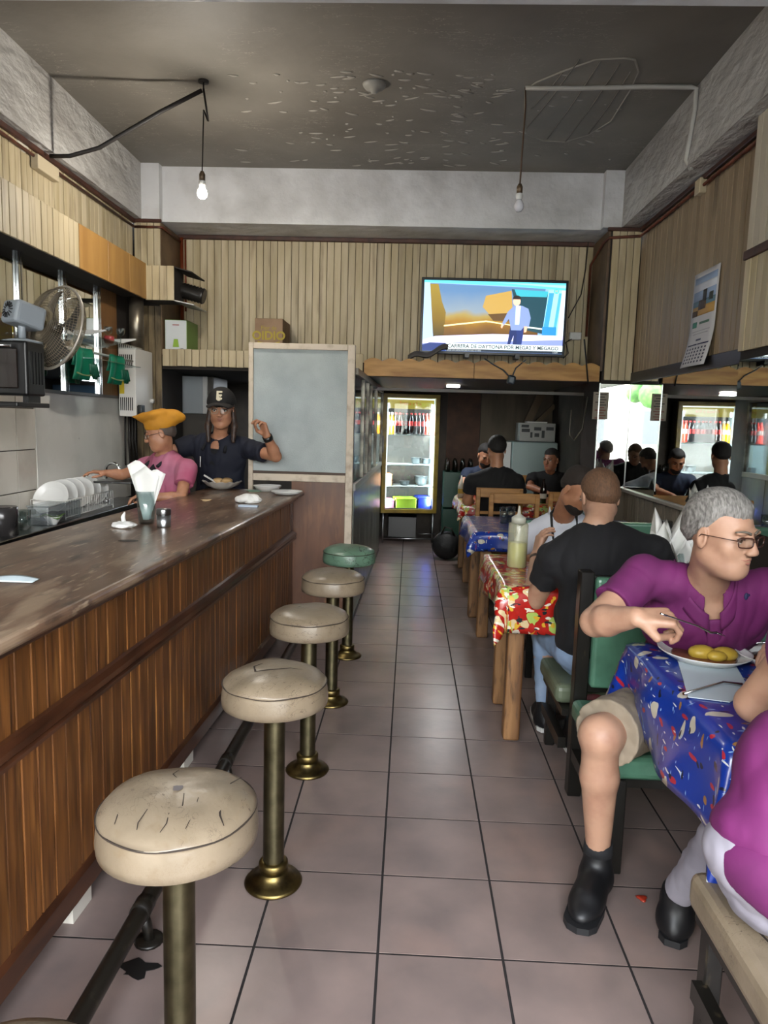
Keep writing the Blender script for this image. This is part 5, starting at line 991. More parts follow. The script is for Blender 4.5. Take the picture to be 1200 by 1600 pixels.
for k in range(9): MB().ball(p1+Vector((.06+.04*math.cos(k*2.4), .02+.04*math.sin(k*2.4), .022)), (.007, .005, .003), 6, 4).build('herb_bit', mat('herb_green', '3f5a26', .7), pf)
p2 = at(1205, 1025, Z=TF+.025); p2 = Vector((p2.x+.03, p2.y, TF)); pg = plate('dinner_plate', 'white plate with stew cut by the right picture edge', p2, .14, h=.032)
MB().lathe([(0, .026), (.05, .024), (.095, .012), (0, .009)], p2, 24).build('stew', mat('dark_stew', '4a2c1c', .3, layers=(('dots', 30, 'a8581c', .35, .15),), bump=(30, 1, .02)), pg)
a_, b_ = at(1175, 1005, Z=TF+.045), at(1120, 998, Z=TF+.06)
solo(MB().tube([a_, a_+Vector((.14, .02, .005))], .004, 6).build('dinner_knife', chrome), 'steel knife resting on the stew plate', 'knife')
nq = [at(1058, 1030, Z=TF), at(1150, 1042, Z=TF), at(1172, 1080, Z=TF), at(1140, 1098, Z=TF), at(1075, 1090, Z=TF)]
solo(MB().prism([(q.x, q.y) for q in nq], 'Z', TF+.0005, TF+.003).build('paper_napkin', mat('bluish_napkin', 'aeb9c0', .7)), 'unfolded pale napkin under the plate of potatoes', 'napkin')
a_, b_ = at(1068, 1084, Z=TF+.008), at(1130, 1066, Z=TF+.01); c__ = at(1160, 1070, Z=TF+.008)
solo(MB().tube([a_, b_, c__], [.0045, .004, .006], 8).build('table_knife', chrome), 'steel knife lying across the pale napkin', 'knife')
# ------------------------------------------------------------------ figures: signed distance fields meshed with openvdb
V3 = lambda p: np.array(tuple(p), np.float32)
def _noise(P, f, seed=0):
    r = np.random.RandomState(seed); out = np.zeros(P.shape[1:], np.float32)
    for k in range(5):
        d = r.randn(3); d /= np.linalg.norm(d); ph = r.rand()*6.28; out += np.sin((P[0]*d[0]+P[1]*d[1]+P[2]*d[2])*f*(.7+.25*k)+ph)
    return out/5
class Field:
    def __init__(s, lo, hi, h):
        s.h = h; s.lo = V3(lo); s.n = [int(math.ceil((b-a)/h))+1 for a, b in zip(lo, hi)]; s.a = np.full(s.n, .06, np.float32)
        s.ax = [s.lo[i]+np.arange(s.n[i], dtype=np.float32)*h for i in range(3)]
    def _reg(s, lo, hi):
        sl = []
        for i in range(3):
            a = int(max(0, math.floor((lo[i]-s.lo[i])/s.h))); b = int(min(s.n[i], math.ceil((hi[i]-s.lo[i])/s.h)+1))
            if b <= a: return None, None
            sl.append(slice(a, b))
        P = np.stack(np.meshgrid(s.ax[0][sl[0]], s.ax[1][sl[1]], s.ax[2][sl[2]], indexing='ij')); return tuple(sl), P
    def _op(s, sl, d, k, mode):
        cur = s.a[sl]
        if mode == 'sub':
            d = -d; hh = np.clip(.5-.5*(cur-d)/max(k, 1e-5), 0, 1); s.a[sl] = cur*(1-hh)+d*hh+k*hh*(1-hh)
        else:
            hh = np.clip(.5+.5*(cur-d)/max(k, 1e-5), 0, 1); s.a[sl] = cur*(1-hh)+d*hh-k*hh*(1-hh)
    def cone(s, a, b, ra, rb, k=.015, mode='add', flat=False):
        a, b = V3(a), V3(b); m = max(ra, rb)+.06+k; sl, P = s._reg(np.minimum(a, b)-m, np.maximum(a, b)+m)
        if sl is None: return s
        ab = b-a; L = np.linalg.norm(ab)+1e-6; u = ab/L
        q = [P[i]-a[i] for i in range(3)]; t = q[0]*u[0]+q[1]*u[1]+q[2]*u[2]
        if flat:
            rad = np.sqrt(np.maximum(q[0]**2+q[1]**2+q[2]**2-t*t, 0)); r = ra+(rb-ra)*np.clip(t/L, 0, 1); d = np.maximum(rad-r, np.maximum(-t, t-L))
        else:
            tc_ = np.clip(t, 0, L); d = np.sqrt((q[0]-u[0]*tc_)**2+(q[1]-u[1]*tc_)**2+(q[2]-u[2]*tc_)**2)-(ra+(rb-ra)*tc_/L)
        s._op(sl, d, k, mode); return s
    def ell(s, c, r, R=None, k=.015, mode='add'):
        c = V3(c); m = max(r)+.06+k; sl, P = s._reg(c-m, c+m)
        if sl is None: return s
        q = np.stack([P[i]-c[i] for i in range(3)])
        if R is not None: q = np.tensordot(np.array(R, np.float32).T, q, 1)     # R columns: local axes in world
        k0 = np.sqrt((q[0]/r[0])**2+(q[1]/r[1])**2+(q[2]/r[2])**2); k1 = np.sqrt((q[0]/r[0]**2)**2+(q[1]/r[1]**2)**2+(q[2]/r[2]**2)**2)+1e-6
        d = k0*(k0-1)/k1; s._op(sl, d.astype(np.float32), k, mode); return s
    def plane(s, p, n, k=.003, lo=None, hi=None):
        """keep the side the normal points away from"""
        p, n = V3(p), V3(n); n = n/np.linalg.norm(n); sl, P = s._reg(lo if lo is not None else s.lo, hi if hi is not None else s.lo+np.array(s.n)*s.h)
        if sl is None: return s
        d = sum((P[i]-p[i])*n[i] for i in range(3)); s.a[sl] = np.maximum(s.a[sl], d); return s
    def wrinkle(s, amp, f, seed=0, stretch=(1, 1, 1)):
        P = np.stack(np.meshgrid(s.ax[0]*stretch[0], s.ax[1]*stretch[1], s.ax[2]*stretch[2], indexing='ij')); nz = _noise(P, f, seed); s.a += amp*(1-2*np.abs(nz)) ; return s
    def build(s, name, m, parent, clip=.03):
        g = openvdb.FloatGrid(clip); g.copyFromArray(np.clip(s.a, -clip, clip)); v, q = g.convertToQuads(0.0)
        v = v*s.h+s.lo; off = OFF.get(parent.name, Vector((0, 0, 0))); v = v-V3(off)
        me = bpy.data.meshes.new(name); me.vertices.add(len(v)); me.vertices.foreach_set('co', v.astype(np.float32).ravel())
        nq = len(q); me.loops.add(nq*4); me.polygons.add(nq); me.loops.foreach_set('vertex_index', q.astype(np.int32)[:, ::-1].ravel()); me.polygons.foreach_set('loop_start', np.arange(nq, dtype=np.int32)*4); me.polygons.foreach_set('use_smooth', np.ones(nq, bool))
        me.update(calc_edges=True); me.materials.append(m); o = bpy.data.objects.new(name, me); COL.objects.link(o); o.parent = parent; OFF[o.name] = off; return o
def unit(v): return Vector(v).normalized()
def frame(fwd, up=(0, 0, 1), roll=0):
    f = unit(fwd); r = f.cross(Vector(up)).normalized(); u = r.cross(f)
    M = Matrix((r, f, u)).transposed()       # columns: right, forward, up
    if roll: M = Matrix.Rotation(roll, 3, f) @ M
    return M
def head_field(F, H, R, s, neck=None, female=False, wide=1.0):
    def g(x, y, z): return H+R @ Vector((x*s, y*s, z*s))
    e = lambda c, r, k=.012, mode='add': F.ell(g(*c), tuple(q*s for q in r), R, k*s, mode)
    W_ = wide
    e((0, -.014, .034), (.073*W_, .094, .084), .01); e((0, .022, -.03), (.055*W_, .066, .084), .03)
    e((0, .06, -.092), (.027*W_, .022, .02), .025); e((0, .03, -.08), (.048*W_, .05, .032), .03)
    for sg in (-1, 1):
        e((sg*.038*W_, .05, -.024), (.021, .022, .024), .025); e((sg*.03, .079, .024), (.022, .011, .008), .012)
        e((sg*.0315, .093, .004), (.016, .013, .0105), .008, 'sub'); e((sg*.0315, .071, .004), (.015, .013, .0125), .003)
        e((sg*.077*W_, -.006, -.004), (.007, .018, .031), .006); e((sg*.083*W_, -.002, .0), (.0045, .01, .02), .003, 'sub'); e((sg*.012, .098, -.03), (.0085, .01, .0075), .006)
        e((sg*.05*W_, -.0, -.058), (.014, .03, .02), .03)
    F.cone(g(0, .087, .014), g(0, .1045, -.025), .008*s, .011*s, .012*s)
    e((0, .084, -.049), (.021, .009, .005), .008); e((0, .083, -.06), (.018, .009, .006), .008); e((0, .095, -.0545), (.022, .006, .0012), .002, 'sub')
    if neck is not None: F.cone(g(0, -.022, -.06), neck, (.052 if not female else .044)*s, (.06 if not female else .05)*s, .02)
def face_parts(root, H, R, s, brow='2a2420', lips=None, iris='3a2a1c', glasses=None, grow=1.0):
    g = lambda x, y, z: H+R @ Vector((x*s, y*s, z*s)); R4 = R.to_4x4()
    for sg in (-1, 1):
        e = MB().ball(g(sg*.0315, .0715, .004), .0134*s, 14, 10).build('eye', mat('eye_white', 'b9b4ac', .2), root)
        MB().ball(g(sg*.0315+.001, .0822, .0035), (.0062*s, .0032*s, .0062*s), 12, 8, M=R4).build('iris', mat('iris_'+iris, iris, .15), e)
        F = MB(); F.grid(lambda u, v: g(sg*.0315+(u-.5)*.031, .0845-.0012-.35*(u-.5)**2*.03-.0025*abs(v-.5), .0105+.006*v*(0) -.018*((u-.5)**2)*.9+.003*(v-.5)), 8, 2, .0035*s); F.build('eyelid_line', mat('lash_dark', '2b201b', .5), root)
        MB().grid(lambda u, v: g(sg*(.012+.042*u), .0935-.03*u*u*.6, .0235+.007*math.sin(u*2.6)+.007*(v-.5)*(1-.6*u)), 8, 2, .004*s).build('eyebrow', mat('brow_'+brow, brow, .8), root)
    if lips:
        lm = mat('lips_'+lips, lips, .35)
        MB().grid(lambda u, v: g((u-.5)*.044, .0965-.034*abs(u-.5)**1.6-.003*(2*v-1)**2, -.0485-.0045*v+.001*math.cos(12*(u-.5))), 10, 3, .003*s).build('upper_lip', lm, root); MB().grid(lambda u, v: g((u-.5)*.038, .0955-.034*abs(u-.5)**1.6-.003*(2*v-1)**2, -.0565-.008*v*(1-3*(u-.5)**2)), 10, 3, .003*s).build('lower_lip', lm, root)
    if glasses:
        gl = thing_part = None; col, rect = glasses; b = MB(); gm = mat('glasses_'+col, col, .3)
        for sg in (-1, 1):
            pts = []
            for k in range(20):
                a = 2*math.pi*k/20; ca, sa = math.cos(a), math.sin(a)
                if rect: x = .0235*abs(ca)**.5*(1 if ca > 0 else -1); z = .0135*abs(sa)**.5*(1 if sa > 0 else -1)
                else: x = .0245*ca; z = .02*sa
                pts.append(g(sg*.0325+x, .104-.012*abs((sg*.0325+x)/.055)**2, .001+z))
            b.tube(pts, .0019*s, 6, closed=True)
            b.tube([g(sg*.0565, .091, .006), g(sg*.078, .06, .008), g(sg*.082, -.005, .006), g(sg*.08, -.02, -.01)], .0015*s, 6)
        b.tube([g(-.009, .1045, .004), g(0, .1075, .006), g(.009, .1045, .004)], .0012*s, 6); fo = b.build('spectacles', gm, root)
        for sg in (-1, 1): MB().grid(lambda u, v: g(sg*.0325+(u-.5)*.045, .1035-.012*abs((sg*.0325+(u-.5)*.045)/.055)**2, .001+(v-.5)*.025), 4, 3).build('lens', thin_glass('lens_glass', 'f6f8f8', .06), fo)
def hand(F, W, d, n, s=1.0, thumb=1, curl=(.5, .55, .6, .65), spread=.0, tcurl=.4):
    """W wrist, d towards the knuckles, n out of the palm, thumb=+1/-1 side of d x n"""
    d = unit(d); n = unit(Vector(n)-d*d.dot(Vector(n))); a = d.cross(n)*thumb
    g = lambda x, y, z: Vector(W)+(a*x+d*y+n*z)*s
    for x, y in ((.027, .088), (.009, .092), (-.009, .088), (-.026, .08)): F.cone(g(x*.55, 0, 0), g(x, y, 0), .0165*s, .0125*s, .008*s)
    for (x, y, L, r), c in zip(((.028, .09, .074, .0088), (.0095, .095, .083, .0092), (-.0095, .09, .077, .0088), (-.027, .081, .06, .0078)), curl):
        p = g(x, y, 0); ang = c*.6; dirx = spread*x*8
        for f_, q in ((.46, 1.0), (.3, 1.9), (.24, 2.5)):
            dd = (d*math.cos(c*q)+n*math.sin(c*q)+a*dirx).normalized(); p2 = p+dd*L*f_*s; F.cone(p, p2, r*s, r*.93*s, .003*s); p = p2; r *= .93
    p0 = g(.022, .018, .004); p1 = g(.045, .05, .018+.012*tcurl); p2 = g(.046-.02*tcurl, .08, .03+.015*tcurl); p3 = g(.04-.03*tcurl, .103, .036+.018*tcurl)
    F.cone(p0, p1, .0165*s, .012*s, .008*s); F.cone(p1, p2, .0112*s, .01*s, .003*s); F.cone(p2, p3, .01*s, .0085*s, .003*s)
skinA = mat('skin_light', 'a07c66', .5, n=(14, '8a6451', .45, .8), sss=.06); skinB = mat('skin_tan', 'a8785c', .5, n=(14, '8e6048', .45, .8), sss=.06); skinC = mat('skin_brown', '875a42', .5, n=(14, '6d4432', .45, .8))
def person(label, J, s=1.06, h=.007, skin=skinA, shirt=None, sleeve=.55, pants=None, shorts=False, hands=None, face=None, female=False, neckline=.0, shoes=None, wid=1.0, belly=1.0, group=None, legs_h=None, collar=None, wide=1.0, feet=None, hairf=None, skirt=None):
    P = {k: (v if k == 'HR' else Vector(v)) for k, v in J.items()}
    root = thing('person', label, 'person', (P['pelvis'].x, P['pelvis'].y, 0))
    pel, nk = P['pelvis'], P['neck']; up = (nk-pel).normalized(); lat = (P['shL']-P['shR']); lat = (lat-up*lat.dot(up)).normalized(); fw_ = lat.cross(up); RT = Matrix((lat, fw_, up)).transposed()   # lateral = towards the figure's left
    L = (nk-pel).length; ch = pel+up*L*.70; be = pel+up*L*.30; H, R = P['head'], P['HR']
    allp = [P[k] for k in P if k != 'HR']; lo = [min(p[i] for p in allp)-.22 for i in range(3)]; hi = [max(p[i] for p in allp)+.24 for i in range(3)]; lo[2] = max(lo[2], -.02)
    # ---- skin
    F = Field(lo, hi, h)
    head_field(F, H, R, s, nk+up*.0, female, wide)
    F.ell(ch, (.155*s*wid, .098*s*belly, .17*s), RT, .02); F.ell(be, (.14*s*wid, .1*s*belly, .16*s), RT, .05)
    F.ell(pel, (.15*s*wid, .11*s, .11*s), RT, .05)
    for k in 'LR':
        sh, el, wr = P['sh'+k], P['el'+k], P['wr'+k]; f = .84 if female else 1
        F.cone(nk-up*.045, sh, .042*s*f, .052*s*f, .04); F.cone(sh, el, .052*s*f, .043*s*f, .02); mid = el.lerp(wr, .3); F.cone(el, mid, .043*s*f, .045*s*f, .01); F.cone(mid, wr, .044*s*f, .028*s*f, .012)
        hd = (hands or {}).get(k, {}); d = hd.get('d', (wr-el)); n = hd.get('n', Vector((0, 0, -1))); hand(F, wr, d, n, s*(.92 if female else 1), hd.get('t', 1), hd.get('curl', (.5, .55, .6, .65)), hd.get('spread', 0), hd.get('tc', .4))
        if 'knee'+k in P:
            hp, kn, an, to = P['hip'+k], P['knee'+k], P['ankle'+k], P['toe'+k]
            F.cone(hp, kn, .088*s, .06*s, .03); F.ell(kn, (.058*s, .06*s, .06*s), None, .02); cf = kn.lerp(an, .33); F.cone(kn, cf, .052*s, .055*s, .02); F.cone(cf, an, .055*s, .034*s, .02); zf_ = to.z-.02; F.cone(an, Vector((an.x, an.y, zf_)), .034*s, .025*s, .015); F.cone(Vector((an.x, an.y, zf_)), Vector((an.x, an.y, zf_)).lerp(Vector((to.x, to.y, zf_)), .7), .024*s, .02*s, .01)
    F.build('body', skin, root)
    fc = face or {}
    if fc is not False and face is not None: face_parts(root, H, R, s, fc.get('brow', '2a2420'), fc.get('lips'), fc.get('iris', '3a2a1c'), fc.get('glasses'))
    # ---- shirt
    if shirt:
        F = Field(lo, hi, h); t_ = .012
        F.ell(ch, (.172*s*wid, .12*s*belly, .18*s), RT, .02); F.ell(be, (.162*s*wid, .124*s*belly, .17*s), RT, .06); F.ell(pel+up*.05*s, (.165*s*wid, .125*s*belly, .1*s), RT, .05)
        for k in 'LR':
            sh, el = P['sh'+k], P['el'+k]; F.cone(nk-up*.035, sh, .06*s, .07*s, .045); e_ = sh.lerp(el, sleeve); F.cone(sh, sh.lerp(el, .3), .066*s, .064*s, .02); F.cone(sh.lerp(el, .15), e_, .066*s, .06*s+.004, .012, flat=True)
            if sleeve > 1: F.cone(el, el.lerp(P['wr'+k], sleeve-1), .058*s, .04*s, .02)
        F.wrinkle(.0055, 24, 3, (1, 1, .55)); F.wrinkle(.004, 52, 8); F.a -= .003
        F.cone(nk-up*.005, nk+up*.2+fw_*.04, (.054 if not female else .06)*s, .085*s, .004, 'sub', flat=False)
        if neckline: F.cone(nk-up*.02+fw_*.02, nk-up*neckline+fw_*.14, .05*s, .02*s, .01, 'sub')
        so_ = F.build('shirt', shirt, root)
    # ---- trousers / shorts
    if pants:
        F = Field(lo, hi, h); F.ell(pel, (.168*s*wid, .13*s, .115*s), RT, .03)
        for k in 'LR':
            if 'knee'+k not in P: continue
            hp, kn, an = P['hip'+k], P['knee'+k], P['ankle'+k]
            if shorts: F.cone(hp, hp.lerp(kn, .5), .108*s, .1*s, .03); F.cone(hp.lerp(kn, .3), hp.lerp(kn, .93), .104*s, .102*s, .01, flat=True)
            else: F.cone(hp, kn, .1*s, .073*s, .03); F.cone(kn, kn.lerp(an, .93), .072*s, .047*s, .02)
        F.wrinkle(.004, 30, 5, (1, 1, .6)); F.wrinkle(.003, 70, 9); F.build('shorts' if shorts else 'trousers', pants, root)
    if shoes:
        um, sm = shoes
        for k in 'LR':
            if 'toe'+k not in P: continue
            an, to = P['ankle'+k], P['toe'+k]; d = Vector((to.x-an.x, to.y-an.y, 0)); d = d.normalized() if d.length > .01 else Vector((0, -1, 0)); a = Vector((-d.y, d.x, 0)); zf = to.z-.045*s
            base = Vector((an.x, an.y, zf)); F = Field([min(base[i], to[i])-.16 if i < 2 else zf-.01 for i in range(3)], [max(base[i], to[i])+.16 if i < 2 else an.z+.09 for i in range(3)], .005)
            Rf = Matrix((a, d, Vector((0, 0, 1)))).transposed()
            F.ell(base+d*.12*s+Vector((0, 0, .035)), (.05*s, .1*s, .038*s), Rf, .01); F.ell(base-d*.01+Vector((0, 0, .045)), (.037*s, .06*s, .045*s), Rf, .04); F.cone(base+d*.01*s+Vector((0, 0, .05)), base+d*.13*s+Vector((0, 0, .045)), .05*s, .044*s, .02); F.cone(base+Vector((0, 0, .04)), Vector((an.x, an.y, an.z+.01)), .044*s, .043*s, .03)
            F.plane(base+Vector((0, 0, .012)), (0, 0, -1)); sh_o = F.build('shoe', um, root)
            b = MB(); pr = [(.046, .2), (.03, .225), (0, .235), (-.03, .225), (-.046, .2), (-.05, .12), (-.04, .03), (-.038, -.04), (-.02, -.065), (.02, -.065), (.038, -.04), (.04, .03), (.05, .12)]
            V = [base+a*x*s*1.04+d*y*s+Vector((0, 0, z)) for z in (.0, .022) for x, y in pr]; m_ = len(pr); b.add(V, [tuple(range(m_)), tuple(range(m_, 2*m_))]+[(i, (i+1) % m_, m_+(i+1) % m_, m_+i) for i in range(m_)]); b.build('sole', sm, sh_o)
            for q in range(4): c = base+d*(.06+.025*q)*s+Vector((0, 0, .083-.006*q)); MB().tube([c-a*.022*s, c+Vector((0, 0, .006)), c+a*.022*s], .0028, 6).build('lace', um, sh_o)
    return root, RT, dict(ch=ch, be=be, pel=pel, up=up, lat=lat, fw=fw_)
def hair(root, H, R, s, m, h=.005, kind='short', seed=1, wide=1.0, thick=.008, low=-.05, front=.062):
    g = lambda x, y, z: H+R @ Vector((x*s, y*s, z*s)); c = H; m_ = .2*s
    F = Field([c[i]-m_ for i in range(3)], [c[i]+m_ for i in range(3)], h)
    F.ell(g(0, -.014, .036), ((.073*wide+thick)*s, (.094+thick)*s, (.085+thick*1.3)*s), R, .005)
    F.ell(g(0, -.03, -.01), ((.07*wide+thick*.6)*s, (.075+thick)*s, .07*s), R, .02)
    # strands
    sl, P = F._reg(F.lo, F.lo+np.array(F.n)*F.h); q = [P[i]-c[i] for i in range(3)]; Rn = np.array(R, np.float32)
    X = sum(Rn[i, 0]*q[i] for i in range(3)); Y = sum(Rn[i, 1]*q[i] for i in range(3)); Z = sum(Rn[i, 2]*q[i] for i in range(3))
    F.a += .0016*_noise(np.stack([X*3.2, Y*.5, Z*.8]), 150/s, seed)+.0012*_noise(np.stack([X*5, Y*.6, Z]), 260/s, seed+3)+.0012*_noise(np.stack([X, Y, Z]), 40/s, seed+5)
    # hairline: keep above a line that drops from forehead to nape, with a step at the ears
    line = np.where(Y > .035*s, front*s+.25*(Y-.035*s)*0, np.where(Y > -.02*s, (front-.07)*s+(Y+.02*s)*1.27, low*s+(Y+.1*s)*.55))
    line = line+.005*s*_noise(np.stack([X*2, Y*.6, Z*.6]), 120/s, seed+9); F.a += np.clip((line+.03*s-Z)/(.03*s), 0, 1)*(thick+.002)*s; F.a = np.maximum(F.a, (line-.01*s-Z)*.7)
    if kind == 'long':
        for sg in (-1, 1):
            F.cone(g(sg*.07, -.01, 0), g(sg*.082, .015, -.1), .018*s, .02*s, .02); F.cone(g(sg*.082, .015, -.1), g(sg*.075, .04, -.19), .02*s, .012*s, .02)
        F.cone(g(0, -.07, -.02), g(0, -.07, -.12), .06*s, .05*s, .03)
    if kind == 'bun': F.ell(g(0, -.11, .03), (.035*s, .035*s, .035*s), R, .02)
    return F.build('hair', m, root)
def beard(root, H, R, s, m, h=.005):
    g = lambda x, y, z: H+R @ Vector((x*s, y*s, z*s)); m_ = .17*s; F = Field([H[i]-m_ for i in range(3)], [H[i]+m_ for i in range(3)], h)
    F.ell(g(0, .03, -.07), (.058*s, .056*s, .052*s), R, .01); F.ell(g(0, .062, -.09), (.034*s, .03*s, .03*s), R, .03)
    F.ell(g(0, .1, -.055), (.024*s, .02*s, .009*s), R, .004, 'sub'); F.plane(g(0, .09, -.038), R @ Vector((0, .35, 1))); return F.build('beard', m, root)
# ------------------------------------------------------------------ the people
gray_hair = mat('grey_hair', '55524f', .6, n=(200, '94918c', .35, .8), stretch=(1, .3, .25), bump=(300, .5, .004)); brown_hair = mat('brown_hair', '4a3424', .75, n=(220, '684a33', .35, .8), stretch=(1, .4, .3), bump=(300, .6, .004)); black_hair = mat('black_hair', '110e0d', .7, bump=(260, .8, .006))
magenta = mat('magenta_pique', '5f1750', .8, n=(5, '4e1242', .4, .7), bump=(260, .15, .002)); blackc = mat('black_jersey', '09090d', .85); whitec = mat('white_cotton', 'cdd1dd', .8)
khaki = mat('khaki_cotton', '847766', .8, n=(5, '6f6454', .4, .7)); denim = mat('light_denim', '8799b2', .8, n=(6, '7084a0', .35, .7), bump=(200, .2, .002)); navy = mat('navy_cotton', '0b1020', .8); dimblack = mat('dark_cloth', '101013', .85)
shoe_b = mat('black_shoe', '0c0c0e', .5); sole_b = mat('black_sole', '111113', .6); sole_w = mat('white_sole', 'b5b5b2', .5)
A = lambda px, py, Y: at(px, py, Y=Y)
# --- man in the magenta shirt
HR = frame((.53, -.85, -.07), roll=0)
Hc = A(1127, 836, 2.27)
Jp = dict(head=Hc, HR=HR, neck=A(1106, 908, 2.40), pelvis=(1.16, 2.78, .58), shR=A(1003, 902, 2.43), shL=A(1240, 925, 2.43), elR=A(930, 972, 2.30), wrR=A(994, 964, 2.14), elL=A(1300, 1030, 2.28), wrL=A(1235, 1020, 2.1),
          hipR=(1.06, 2.74, .54), hipL=(1.28, 2.74, .54), kneeR=A(938, 1150, 2.27), kneeL=(1.36, 2.3, .55), ankleR=A(934, 1335, 2.33), ankleL=(1.38, 2.3, .13), toeR=A(913, 1405, 2.17), toeL=(1.38, 2.15, .055))
Jp['toeR'].z = .055; Jp['ankleR'].z = max(.12, Jp['ankleR'].z)
root, RT, X_ = person('man in a magenta polo shirt and khaki shorts eating at the nearest table', Jp, s=1.12, h=.0052, skin=skinA, shirt=magenta, sleeve=.62, pants=khaki, shorts=True, wid=1.12, belly=1.15, neckline=.12,
   hands={'R': dict(d=(1, -.15, .05), n=(-.1, .45, -1), t=-1, curl=(.95, 1.0, 1.05, 1.1), tc=1.3)}, face=dict(brow='5d564c', lips='8f5f52', glasses=('3a2018', True)), shoes=(shoe_b, sole_b))
hair(root, Hc, HR, 1.12, gray_hair, h=.004, front=.06, thick=.012, low=-.03)
up, fw_, lat, nk = X_['up'], X_['fw'], X_['lat'], Jp['neck']
# collar, placket, emblem
b = MB()
for sg in (-1, 1):
    b.grid(lambda u, v: nk+lat*sg*(.082*math.cos(u*1.5)*(1+.22*v)+.012)+fw_*(-.06+.165*math.sin(u*1.5)+.03*v)+up*(.055-.1*u-.055*v), 12, 4, .006)
b.build('collar', magenta, root)
b = MB(); b.grid(lambda u, v: nk+lat*(.022*(u-.5)*2)+fw_*(.108+.045*v)+up*(-.07-.1*v), 3, 6, .006); b.build('placket', magenta, root)
em = A(1166, 932, 2.22); MB().ball(em, (.007, .004, .012), 8, 6).ball(em+Vector((.006, 0, .004)), (.006, .003, .005), 8, 6).build('chest_emblem', mat('navy_thread', '14143a', .7), root)
MB().tube([Jp['ankleR']+Vector((0, 0, .01)), Jp['ankleR']+Vector((0, 0, .05))], [.051, .047], 18).build('sock', dimblack, root)
# fork held in the hand
f0 = A(1042, 962, 2.06); f1 = A(1090, 978, 2.1); f2 = A(1132, 993, 2.14)
fk = thing('fork', 'steel fork held over the plate of potatoes', 'fork', f0); MB().tube([f0-(f1-f0)*.2, f0, f1, f1.lerp(f2, .5)+Vector((0, 0, -.006)), f2.lerp(f1, .3)], [.003, .0026, .0022, .0035, .005], 8).build('handle', chrome, fk)
for k in range(4): q = Vector((.0, .005*(k-1.5), 0)); MB().tube([f2.lerp(f1, .32)+q, f2+q], .0013, 5).build('tine', chrome, fk)
# --- man in the black shirt, seen from behind
HRb = frame((-.12, .86, -.42)); Hb = A(937, 778, 3.42)
Jb = dict(head=Hb, HR=HRb, neck=A(932, 822, 3.3), pelvis=(.93, 3.27, .56), shL=A(866, 872, 3.3), shR=A(1022, 862, 3.3), elL=A(836, 938, 3.44), wrL=A(838, 868, 3.66), elR=A(1060, 945, 3.44), wrR=A(960, 900, 3.66),
          hipL=(.85, 3.3, .53), hipR=(1.05, 3.3, .53), kneeL=A(853, 985, 3.72), kneeR=(1.08, 3.72, .56), ankleL=A(853, 1085, 3.66), ankleR=(.86, 3.42, .13), toeL=A(845, 1100, 3.84), toeR=(.86, 3.58, .055))
Jb['ankleL'].z = .13; Jb['toeL'].z = .055
root, RT, X_ = person('man in a black T-shirt and light jeans with his back to the camera', Jb, s=1.1, h=.0065, skin=skinA, shirt=blackc, sleeve=.58, pants=denim, wid=1.2, belly=1.15, hands={'L': dict(d=(.2, .2, 1), n=(.9, .2, 0), t=1)}, face=dict(), shoes=(shoe_b, sole_w))
hair(root, Hb, HRb, 1.1, brown_hair, h=.0055, low=-.055, thick=.007)
wl_ = Jb['wrL']; dw = (Jb['wrL']-Jb['elL']).normalized()
MB().tube([wl_-dw*.03, wl_-dw*.012], .034, 16).build('bracelet', mat('brown_beads', '3a2c22', .5), root)
solo(MB().ball((.86, 3.12, .38), (.08, .03, .05), 16, 10).build('red_pouch', mat('dark_red_cloth', '5c1c1e', .6)), 'dark red torn patch hanging at the side of the second bench', 'cloth')
# --- man in the white shirt
HRw = frame((.42, -.70, -.62)); Hw = A(903, 765, 4.16)
Jw = dict(head=Hw, HR=HRw, neck=A(880, 808, 4.34), pelvis=(1.0, 4.68, .56), shR=A(828, 838, 4.42), shL=A(955, 845, 4.42), elR=A(800, 890, 4.28), wrR=A(846, 868, 4.06), elL=A(985, 900, 4.28), wrL=A(925, 885, 4.05),
          hipR=(.9, 4.66, .53), hipL=(1.12, 4.66, .53), kneeR=(.86, 4.24, .56), kneeL=(1.16, 4.24, .56), ankleR=(.88, 4.3, .13), ankleL=(1.16, 4.3, .13), toeR=(.88, 4.14, .055), toeL=(1.16, 4.14, .055))
root, RT, X_ = person('bearded man in a white shirt with a black lanyard leaning over the red table', Jw, s=1.1, h=.0075, skin=skinB, shirt=whitec, sleeve=.66, pants=dimblack, wid=1.15, belly=1.15, face=dict(brow='1c1512'), shoes=(shoe_b, sole_b))
hair(root, Hw, HRw, 1.1, mat('dark_brown_hair', '221a15', .75, bump=(260, .8, .006)), h=.006, thick=.006); beard(root, Hw, HRw, 1.1, mat('dark_beard', '1c1614', .7), h=.005)
nk = Jw['neck']; fw_, up, lat = X_['fw'], X_['up'], X_['lat']
MB().tube([nk-fw_*.07-lat*.03+up*.03, nk-lat*.075+up*.035, nk-lat*.072+fw_*.085-up*.03, nk-lat*.06+fw_*.135-up*.12, nk-lat*.02+fw_*.15-up*.26], .0085, 6).tube([nk-fw_*.07+lat*.03+up*.03, nk+lat*.075+up*.035, nk+lat*.072+fw_*.085-up*.03, nk+lat*.04+fw_*.14-up*.14, nk-lat*.02+fw_*.15-up*.26], .0085, 6).build('lanyard', mat('lanyard_black', '0d0d0f', .6), root)
b = MB()
for sg in (-1, 1): b.grid(lambda u, v: nk+lat*sg*(.075*math.cos(u*1.4)*(1+.1*v))+fw_*(-.05+.12*math.sin(u*1.4)+.012*v)+up*(.045-.07*u-.04*v), 8, 3, .005)
b.build('collar', whitec, root)
